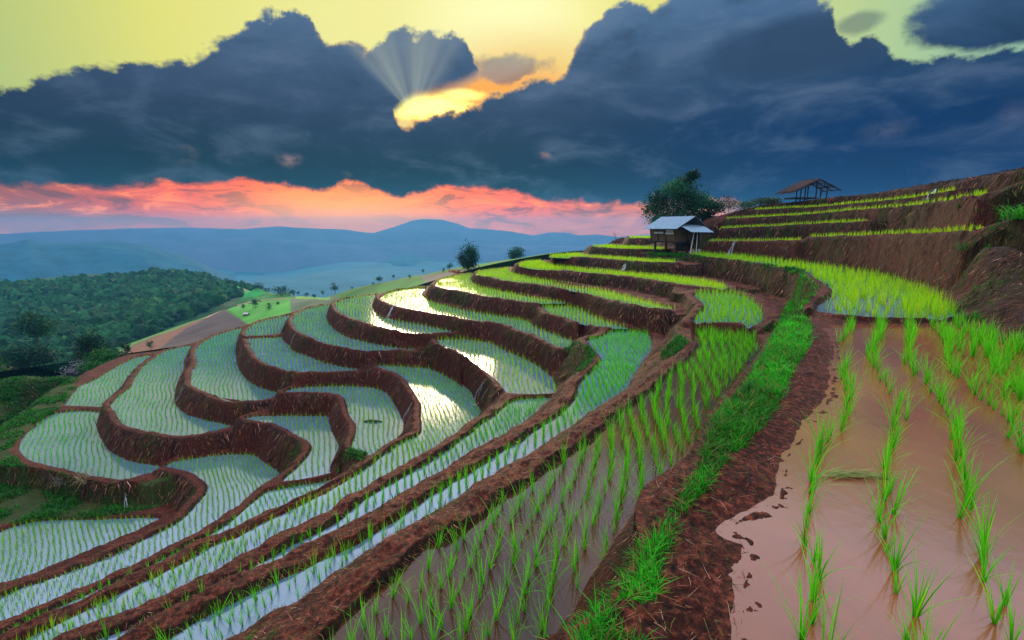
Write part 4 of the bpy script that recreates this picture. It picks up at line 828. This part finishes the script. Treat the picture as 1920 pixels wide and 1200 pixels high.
# ---------------------------------------------------------------- open thatched shelter on the crest
so = unpY(1494, 379, 38.4); sh = empty('thatched_shelter', (so[0], so[1], so[2]-.1), math.radians(6)); tag(sh, 'open thatched shelter with bare poles on the hill crest', 'shelter')
k = 38.4/907.0
def sx(px, py, dy=0): return ((px-1494)*k, dy, (379-py)*k+.1)
for px_ in (1492, 1500): MB().bar(sx(px_, 384), sx(px_, 355), .045).build('post', M_dark, sh)
for px_, dy in ((1524,.9),(1530,0),(1533,1.1)): MB().bar(sx(px_, 384, dy), sx(px_, 340, dy), .045).build('post', M_dark, sh)
for px_, dy in ((1551,0),(1557,1.0)): MB().bar(sx(px_, 382, dy), sx(px_, 350, dy), .05).build('post', M_dark, sh)
pf = MB(); pf.box((sx(1510,371)[0], .5, sx(1510,371.5)[2]), (1.95, 1.3, .09)); pf.build('platform', M_dark, sh)
bmr = MB()
for dy in (-.2, .6, 1.4): bmr.bar(sx(1473,363,dy), sx(1529,337,dy), .04); bmr.bar(sx(1527,337,dy), sx(1574,358,dy), .04)
for t_ in (0, .35, .7, 1): bmr.bar(sx(1527+43*t_,338+19*t_,-.35), sx(1527+43*t_,338+19*t_,1.6), .03)
bmr.build('roof_frame', M_dark, sh)
rnd_ = np.random.default_rng(8); Vt, Tt, Ct = [], [], []; n_ = 2600
t_ = rnd_.random(n_); dy_ = rnd_.uniform(-.45, 1.7, n_); x0 = np.array([sx(1484+43*q, 358.5-20*q) for q in t_]); x0[:,1] = dy_
upv = np.stack([-.75+rnd_.normal(0,.2,n_), rnd_.normal(0,.25,n_), -.55+rnd_.normal(0,.2,n_)],1)
V, T, C = blade_mesh(x0+np.array([0,0,.04]), upv, np.tile([0,1.,0],(n_,1)), rnd_.uniform(.15,.42,n_), np.full(n_,.06), np.tile([0,0,-.3],(n_,1)), np.array([.10,.05,.055])*rnd_.uniform(.4,1.8,(n_,1)), 1)
np_mesh('thatch', V, T, M_dry, sh, smooth=False, cols={'col': C})
n_ = 500; t_ = rnd_.random(n_)*.9; x0 = np.array([sx(1528+40*q, 338+17*q) for q in t_]); x0[:,1] = rnd_.uniform(-.3, 1.5, n_)
V, T, C = blade_mesh(x0+np.array([0,0,.05]), np.stack([.8+rnd_.normal(0,.2,n_), rnd_.normal(0,.3,n_), -.35+rnd_.normal(0,.1,n_)],1), np.tile([0,1.,0],(n_,1)), rnd_.uniform(.1,.25,n_), np.full(n_,.05), np.tile([0,0,-.1],(n_,1)), np.array([.06,.035,.035])*rnd_.uniform(.4,1.6,(n_,1)), 1)
np_mesh('thatch', V, T, M_dry, sh, smooth=False, cols={'col': C})

# ---------------------------------------------------------------- trees and shrubs
def tree(name, base, H, cr, nleaf, ls, tone, label, cat='tree', group=None, trunk=.35, seed=1, K_=9, ch=None, sink=.2, tr=.035, flat=1.0, loose=.22, shape=None, bark=None):
    r = np.random.default_rng(seed); e_ = empty(name, base, r.uniform(0, 6)); tag(e_, label, cat, group)
    e_.rotation_euler = (0, 0, 0)
    th = H*trunk; c0 = np.array([0, 0, (H+th)/2]); ch = (H-th)/2 if ch is None else ch
    if shape is None:
        cs = []
        while len(cs) < K_:
            p = r.normal(0, 1, 3); p /= np.linalg.norm(p); p *= r.uniform(.35, .85); cs.append((c0+p*np.array([cr, cr*flat, ch]), r.uniform(.6, 1.3)))
    else: cs = [(np.array([s_[0], (r.uniform(-.5, .5))*cr, s_[1]]), s_[2]) for s_ in shape]
    t = MB(); t.tube([(0,0,-sink), (.02*H,0,th*.5), (0,.02*H,th), (0,0,th+(H-th)*.45), (.02*H,0,th+(H-th)*.75)], [tr*H, tr*H*.8, tr*H*.65, tr*H*.35, tr*H*.12], 8)
    for c, s_ in cs:
        z0 = th*r.uniform(.8, 1.0)+(c[2]-th)*.25; m_ = (np.array([0,0,z0])*.45+c*.55)+r.normal(0,.05*cr,3)
        t.tube([(0,0,max(z0,th*.6)), tuple(m_), tuple(c)], [tr*H*.35, tr*H*.2, tr*H*.06], 5)
    t.build('trunk', bark or M_bark, e_)
    nper = nleaf//len(cs); P = []; C = []
    for c, s_ in cs:
        d = r.normal(0, 1, (nper, 3))*np.array([cr, cr, ch*.9])*loose*1.35*s_; P.append(c+d); C.append(np.array(tone)*r.uniform(.35, 1.35)*r.uniform(.6, 1.5, (nper, 1)))
    P = np.concatenate(P); C = np.concatenate(C); n = len(P)
    u = r.normal(0, 1, (n, 3)); u /= np.linalg.norm(u, axis=1)[:,None]; s2 = np.cross(u, r.normal(0, 1, (n, 3))); s2 /= np.linalg.norm(s2, axis=1)[:,None]
    L = r.uniform(.6, 1.3, n)*ls; V = np.stack([P-s2*(L*.45)[:,None], P+u*L[:,None], P+s2*(L*.45)[:,None], P-u*(L*.6)[:,None]], 1).reshape(-1, 3)
    T = (np.arange(n)[:,None,None]*4+np.array([[0,1,2],[0,2,3]])[None]).reshape(-1, 3)
    np_mesh('crown', V, T, M_leaf, e_, smooth=False, cols={'col': np.repeat(C, 4, 0)}); return e_
tree('broadleaf_tree', unpY(1268, 440, 47), 5.6, 3.0, 17000, .13, (.014,.10,.042), 'large dark green spreading tree behind the tin roofed hut', seed=3, trunk=.18,
     shape=[(-2.0,1.2,.6),(-2.1,2.4,.8),(-1.7,3.4,.8),(-.9,4.1,.9),(-.1,4.4,.9),(.5,4.9,.5),(.9,5.4,.35),(-.9,2.7,1.1),(.1,3.2,1.2),(.9,3.7,.9),(-1.2,1.4,.9),(0,1.6,1.1),(1.1,2.4,1.0),(2.0,3.0,.75),(2.8,3.3,.65),(3.2,2.6,.6),(2.9,1.8,.5),(2.1,1.6,.8),(1.5,3.0,.6)], loose=.165, tr=.025)
tree('dry_shrub', unpY(1366, 400, 45.5), 1.7, 1.0, 420, .09, (.10,.09,.09), 'bare grey twiggy shrub on the crest between the large tree and the shelter', 'shrub', seed=5, trunk=.1, K_=11, loose=.16, tr=.02)
tree('dry_shrub', unpY(1352, 402, 46), 1.2, .6, 150, .08, (.10,.09,.09), 'small leafless shrub at the left end of the crest just right of the large tree', 'shrub', seed=15, trunk=.1, K_=8, loose=.14, tr=.02)
for i, (px_, py_, h_, w_, tone, lb) in enumerate([(1396,396,1.2,1.1,(.03,.12,.05),'low green bush on the hill crest right of the bare shrub'),(1425,388,.8,1.2,(.05,.10,.05),'flat olive bush on the crest midway between the bare shrub and the shelter'),(1448,384,.55,.7,(.05,.09,.04),'tiny olive bush on the crest nearest the shelter')]):
    tree('bush', unpY(px_, py_, 44-i), h_, w_, 900, .08, tone, lb, 'bush', seed=20+i, trunk=.1, loose=.25)
tree('bush', unpY(1345, 474, 38.5), 1.0, .75, 1600, .07, (.02,.15,.05), 'dark green bush growing against the right side of the hut', 'bush', seed=31, trunk=.05, loose=.28)
tree('round_tree', unpY(878, 513, 57), 3.15, .95, 5200, .10, (.012,.085,.05), 'small dense round tree standing alone on the terrace rim', seed=41, trunk=.12, K_=14, loose=.26)
tree('hazy_tree', unpY(966, 492, 97), 2.9, 1.6, 1500, .22, (.02,.10,.09), 'hazy bluish tree on the ridge behind the terraces right of the round tree', seed=42, trunk=.1, K_=9, loose=.26)
tree('bush', unpY(858, 514, 55), .6, .9, 260, .10, (.30,.05,.05), 'low reddish bush at the foot of the small round tree', 'bush', seed=43, trunk=.1, loose=.3)
tree('field_tree', unpY(72, 657, 79), 6.3, 3.0, 5200, .22, (.018,.085,.04), 'single tree with a flat open crown on the green knoll at far left', seed=51, trunk=.32, K_=12, loose=.2)
tree('shrub', unpY(55, 690, 66), 3.4, 3.0, 4200, .20, (.008,.05,.03), 'dark rounded shrub in the shadowed hollow below the flat crowned tree', 'shrub', seed=52, trunk=.05, K_=12, loose=.25)
tree('leafy_tree', unpY(170, 702, 52), 4.6, 1.5, 4200, .15, (.006,.045,.022), 'tall dark leafy tree beside the rim of the upper left paddy', seed=53, trunk=.15, K_=13, loose=.24)
tree('shrub', unpY(200, 690, 50), 1.9, 1.3, 2200, .13, (.025,.16,.02), 'bright green shrub between the tall dark tree and the paddy rim', 'shrub', seed=54, trunk=.05, K_=9, loose=.28)
tree('shrub', unpY(180, 700, 48), 1.3, 1.1, 1500, .12, (.02,.13,.02), 'low green shrub at the foot of the tall dark tree', 'shrub', seed=55, trunk=.05, K_=9, loose=.28)
tree('dead_shrub', unpY(150, 704, 50), 1.7, 1.3, 900, .11, (.30,.28,.33), 'pale grey dead shrub left of the tall dark tree', 'shrub', seed=56, trunk=.05, K_=12, loose=.25)
tree('shrub', unpY(205, 676, 62), 2.2, .8, 900, .14, (.01,.07,.035), 'slender dark shrub behind the paddy rim right of the tall dark tree', 'shrub', seed=57, trunk=.1, K_=7, loose=.24)
tree('shrub', unpY(222, 672, 60), 1.5, 1.1, 800, .13, (.012,.08,.04), 'wide dark shrub just over the rim of the upper left paddy', 'shrub', seed=58, trunk=.1, K_=7, loose=.24)
tree('shrub', unpY(236, 668, 58), 1.8, .5, 500, .12, (.01,.07,.035), 'narrow dark shrub at the right end of the row behind the upper left paddy', 'shrub', seed=59, trunk=.1, K_=6, loose=.24)
tree('bush', unpY(205, 800, 26), .9, .9, 1, .05, (.02,.1,.02), 'x', 'x', seed=60) if False else None
far_trees = [(712,529,1.0),(628,548,1.1),(605,552,.5),(793,511,.45),(832,508,.5),(843,505,.9),(768,521,.5),(738,521,.45),(868,500,.7),(479,576,1.2),(457,578,.6),(504,580,.8),(521,571,.5),(283,617,1.4),(270,620,1.0),(284,659,.9),(559,552,.5),(575,556,.6),(590,558,.6),(550,554,.7),(700,533,.4),(660,541,.4)]
places = ['on the pale ridge in the haze', 'at the edge of the far green field']
for i, (px_, py_, k_) in enumerate(far_trees):
    p = pick_f(px_, py_+1.5, fields_h)
    if p is None: p = np.array(unpY(px_, py_, 150))
    d_ = math.hypot(p[0], p[1]); h_ = 15*k_*d_/907*.95
    lb = {0:'lone hazy tree on the slope left of the small round tree', 1:'slim upright hazy tree where the valley fields meet the haze', 9:'largest dark tree in the green valley field beyond the terraces', 13:'taller of two trees at the forest edge above the pale green strip', 14:'shorter of two trees at the forest edge above the pale green strip', 15:'small dark shrub against the ploughed slope beyond the terraces'}.get(i)
    tree('field_tree', tuple(p), h_, h_*.42, 260, h_*.09, (.015,.08,.05), lb or ('small dark tree dotted over the hazy slope left of the round tree' if px_ > 640 else 'small dark tree dotted over the far valley fields'), group=None if lb else ('trees on the hazy slope' if px_ > 640 else 'trees over the far valley fields'), seed=200+i, K_=7, loose=.27, trunk=.15, sink=.5)
r = np.random.default_rng(17)
for i in range(34):                               # the hedge of trees running down from the forest edge
    t_ = i/33; px_ = 385+165*t_+r.normal(0, 4); py_ = 527+26*t_+r.normal(0, 1.5)
    p = pick_f(px_, py_+2, fields_h)
    if p is None: continue
    h_ = r.uniform(2.2, 4.6); tree('hedge_tree', tuple(p), h_, h_*.5, 160, h_*.11, (.012,.075,.04), 'dark bushy tree in the line running from the forest edge across the fields', group='tree line across the far fields', seed=300+i, K_=5, loose=.3, trunk=.1, sink=.6)
def twig(name, label, px_, py_, Yd, h_, sd_, cat='dead branch'):
    b0 = unpY(px_, py_, Yd); m = MB(); r = random.Random(sd_)
    m.tube([(0,0,-.15), (-.05*h_,0,h_*.5), (-.2*h_,0,h_)], [.035, .025, .008], 6)
    for i in range(6): z0 = h_*r.uniform(.3, .9); m.tube([(-.1*h_,0,z0), (-.1*h_+r.uniform(-.3,.3)*h_, r.uniform(-.2,.2)*h_, z0+r.uniform(.05,.3)*h_)], [.015, .004], 5)
    o = m.build(name, M_bark); o.location = b0; return tag(o, label, cat)
twig('dead_branch', 'bare forked branch stuck in the end of the terrace left of the hut', 1156, 462, 47, 1.4, 3)
# ---------------------------------------------------------------- spikes of grass on the right bank
def tussock(px_, py_, n_, L, tone, label, seed, name='grass_tussock', cat='tussock', base=None):
    p = pick(px_, py_) if base is None else np.array(base); r = np.random.default_rng(seed); a = r.uniform(0, 6.28, n_); ln = np.abs(r.normal(0, .6, n_))
    up = np.stack([np.cos(a)*ln, np.sin(a)*ln, np.ones(n_)], 1); up /= np.linalg.norm(up, axis=1)[:,None]
    V, T, C = blade_mesh(np.stack([r.normal(0,.12,n_)*L*2, r.normal(0,.12,n_)*L*2, np.zeros(n_)-.03],1), up, np.stack([np.sin(a),-np.cos(a),0*a],1), r.uniform(.5,1.1,n_)*L, np.full(n_,.05*L+.004), np.stack([np.cos(a)*.4,np.sin(a)*.4,-.4+0*a],1), np.array(tone)*r.uniform(.5,1.4,(n_,1)), 3)
    o = np_mesh(name, V, T, M_rice, smooth=False, cols={'col': C}); o.location = p; return tag(o, label, cat)
tussock(1905, 424, 90, .75, (.05,.34,.012), 'spiky bright green tussock on the dark bank at the right edge', 71)
tussock(1830, 598, 60, .35, (.03,.26,.012), 'small green tussock at the foot of the bank behind the muddy paddy', 72)
tussock(1812, 470, 50, .5, (.03,.16,.012), 'dull green tussock halfway up the dark right bank', 73)
tussock(1490, 516, 90, .35, (.04,.40,.015), 'bright green tuft where the dirt path meets the upper rice strip', 74)
tussock(160, 912, 50, .8, (.30,.22,.12), 'dry brown tussock below the lowest left paddy rim', 75)
tussock(118, 908, 60, .7, (.20,.18,.15), 'greyish dead tussock on the slope under the lowest left paddy', 76)
# ---------------------------------------------------------------- spouts of water over the banks
def fall(p0, p1, w, label, lift=.06):
    A = pick(*p0); B = pick(*p1); n = 9; Vt = []; r = random.Random(int(p0[0])); dA = np.array([B[0]-A[0], B[1]-A[1]]); q = np.linalg.norm(A[:2])
    tow = -A[:2]/q; side = np.array([tow[1], -tow[0]]); V = []; 
    for i in range(n):
        t = i/(n-1); P = A*(1-t)+B*t; P = P.copy(); g = float(ground(P[0:1], P[1:2])[0]); P[2] = max(g, A[2]*(1-t)+B[2]*t)+lift*(.4+.6*math.sin(math.pi*min(1, t+.15)))
        P[:2] += tow*lift*.8; ww = w*(.7+.5*t)*r.uniform(.75, 1.25)/2
        for sx_, off_ in ((-1,0),(-.3,.35),(.3,.35),(1,0)): V.append([P[0]+side[0]*ww*sx_+tow[0]*ww*off_, P[1]+side[1]*ww*sx_+tow[1]*ww*off_, P[2]])
    C0 = np.array(V).reshape(n, 4, 3).mean(1); V = []; T = []
    for k_ in range(3):
        ph_ = r.uniform(0, 6); m0 = r.choice((0, 0, 1, 2)); m1 = n-r.choice((0, 0, 1)); o0 = len(V)
        for i in range(m0, m1):
            t = i/(n-1); c = C0[i].copy(); off = w*(k_-1)*(.35+.5*t)+w*.3*math.sin(ph_+5*t); c[:2] += side*off; hw = w*.16*r.uniform(.5, 1.5)
            V += [[c[0]-side[0]*hw, c[1]-side[1]*hw, c[2]], [c[0]+tow[0]*hw, c[1]+tow[1]*hw, c[2]+hw], [c[0]+side[0]*hw, c[1]+side[1]*hw, c[2]]]
        for i in range(m1-m0-1):
            for j in range(2): T.append([o0+i*3+j, o0+i*3+j+1, o0+i*3+3+j+1, o0+i*3+3+j])
    c = C0[-1]; zf_ = float(ground(c[0:1], c[1:2])[0]); zw = min([abs(q_.z-zf_) for q_ in polys if q_.kind == 'paddy']); zs_ = [q_.z for q_ in polys if q_.kind == 'paddy' and abs(q_.z-zf_) == zw][0]+.012
    for k_ in range(7):
        cx = c[0]+side[0]*r.uniform(-1.6, 1.6)*w+tow[0]*r.uniform(0, 2.5)*w; cy = c[1]+side[1]*r.uniform(-1.6, 1.6)*w+tow[1]*r.uniform(0, 2.5)*w; rr2 = w*r.uniform(.15, .45); o0 = len(V)
        V += [[cx-rr2*1.6, cy, zs_], [cx, cy-rr2, zs_], [cx+rr2*1.6, cy, zs_], [cx, cy+rr2, zs_+.01]]; T.append([o0, o0+1, o0+2, o0+3])
    V = np.array(V); T = np.array(T)
    o = np_mesh('waterfall', V-A, T, M_fall); o.location = A; return tag(o, label, 'waterfall')
fall((350,726), (330,757), .08, 'thin white water spout dropping into the wide paddy at the left')
fall((555,626), (546,646), .08, 'small white spout over the curved bank in the middle of the left terraces')
fall((736,577), (729,596), .12, 'white spout on the rounded bank end below the pale yellow paddy')
fall((773,756), (758,790), .08, 'narrow white spout beside the dark bank above the small paddy with a log')
fall((910,713), (893,752), .11, 'brightest white waterfall on the dark bank in the centre')
fall((915,728), (903,755), .035, 'faint thin trickle just right of the brightest central waterfall')
fall((1174,496), (1166,512), .11, 'white spout on the upper bank left of the hut below the rice strips')
fall((1379,453), (1366,480), .11, 'slanting white spout on the bank right of the hut')
fall((1754,361), (1742,377), .09, 'white spout high on the dark hillside at the upper right')
fall((236,928), (237,950), .06, 'pale trickle down the weedy slope below the lowest left paddy')
# ---------------------------------------------------------------- loose things
lp = pick(698, 797); lg = MB(); lg.tube([(-.45,0,.02),(-.1,.03,.05),(.3,-.02,.05),(.5,.02,.01)], [.03,.07,.06,.02], 8); o = lg.build('floating_log', M_dark); o.location = (lp[0], lp[1], polys[[q.name for q in polys].index('P5')].z); tag(o, 'short dark log floating in the small paddy by the narrow spout', 'log')
r = np.random.default_rng(5); n_ = 120; zt = polys[0].z+.01; sp_ = unp(1608, 893, 1.6); a = r.normal(0, .35, n_); x0 = r.normal(0, .12, n_); 
V, T, C = blade_mesh(np.stack([x0-.12, r.normal(0,.03,n_), r.uniform(0,.03,n_)],1), np.stack([np.cos(a), np.sin(a)*.6, r.uniform(0,.12,n_)],1), np.stack([-np.sin(a), np.cos(a), 0*a],1), r.uniform(.10,.28,n_), np.full(n_,.007), np.stack([0*a,r.normal(0,.2,n_),-.08+0*a],1), np.array([.30,.34,.10])*r.uniform(.4,1.4,(n_,1)), 2)
o = np_mesh('straw_bundle', V, T, M_dry, smooth=False, cols={'col': C}); o.location = (sp_[0], sp_[1], zt); tag(o, 'flattened bundle of cut stalks floating between rows in the muddy paddy', 'straw')
sb = pick_f(462, 592, fields_h); m = MB(); m.box((0,0,.6), (3.2,2.2,1.4)); fb = m
e_ = empty('field_shed', tuple(sb)); e_.scale = (.45,.45,.45); tag(e_, 'tiny pale shed in the green valley field beyond the terraces', 'shed'); fb.build('walls', M_wood, e_); m = MB(); m.sheet((-1.8,-1.4,1.25),(1.8,-1.4,1.25),(1.8,0,2.0),(-1.8,0,2.0), 12, 1, .05); m.sheet((1.8,1.4,1.25),(-1.8,1.4,1.25),(-1.8,.01,2.0),(1.8,.01,2.0), 12, 1, .05); m.build('roof', M_pale, e_)
sb = np.array(unpY(125, 655, 215))
e_ = empty('valley_shed', tuple(sb+np.array([0,0,.8])), .3); tag(e_, 'small white roofed shed at the foot of the forested hill', 'shed'); e_.scale = (.62,.62,.62); MB().box((0,0,0), (3.6,3,3.2)).build('walls', M_wood, e_)
m = MB(); m.sheet((-2.3,-2.2,1.5),(-2.3,2.2,1.5),(0,2.2,2.9),(0,-2.2,2.9), 8, 1, .06); m.sheet((2.3,2.2,1.5),(2.3,-2.2,1.5),(.01,-2.2,2.9),(.01,2.2,2.9), 8, 1, .06); m.build('roof', M_pale, e_)

# ---------------------------------------------------------------- haze
hz = bpy.data.materials.new('haze'); hz.use_nodes = True; N = NT(hz.node_tree); N.n.clear()
pv = N.node('ShaderNodeVolumePrincipled'); pv.inputs['Color'].default_value = (.10,.42,.80,1); pv.inputs['Density'].default_value = .00038; pv.inputs['Anisotropy'].default_value = .45
ho_ = N.node('ShaderNodeOutputMaterial'); N.l.new(pv.outputs[0], ho_.inputs['Volume'])
m = MB(); m.box((0, 0, (-170+52)/2), (5400, 5400, 222)); o = m.build('haze', hz); tag(o, 'pale blue haze lying over the valley', 'haze', kind='stuff')
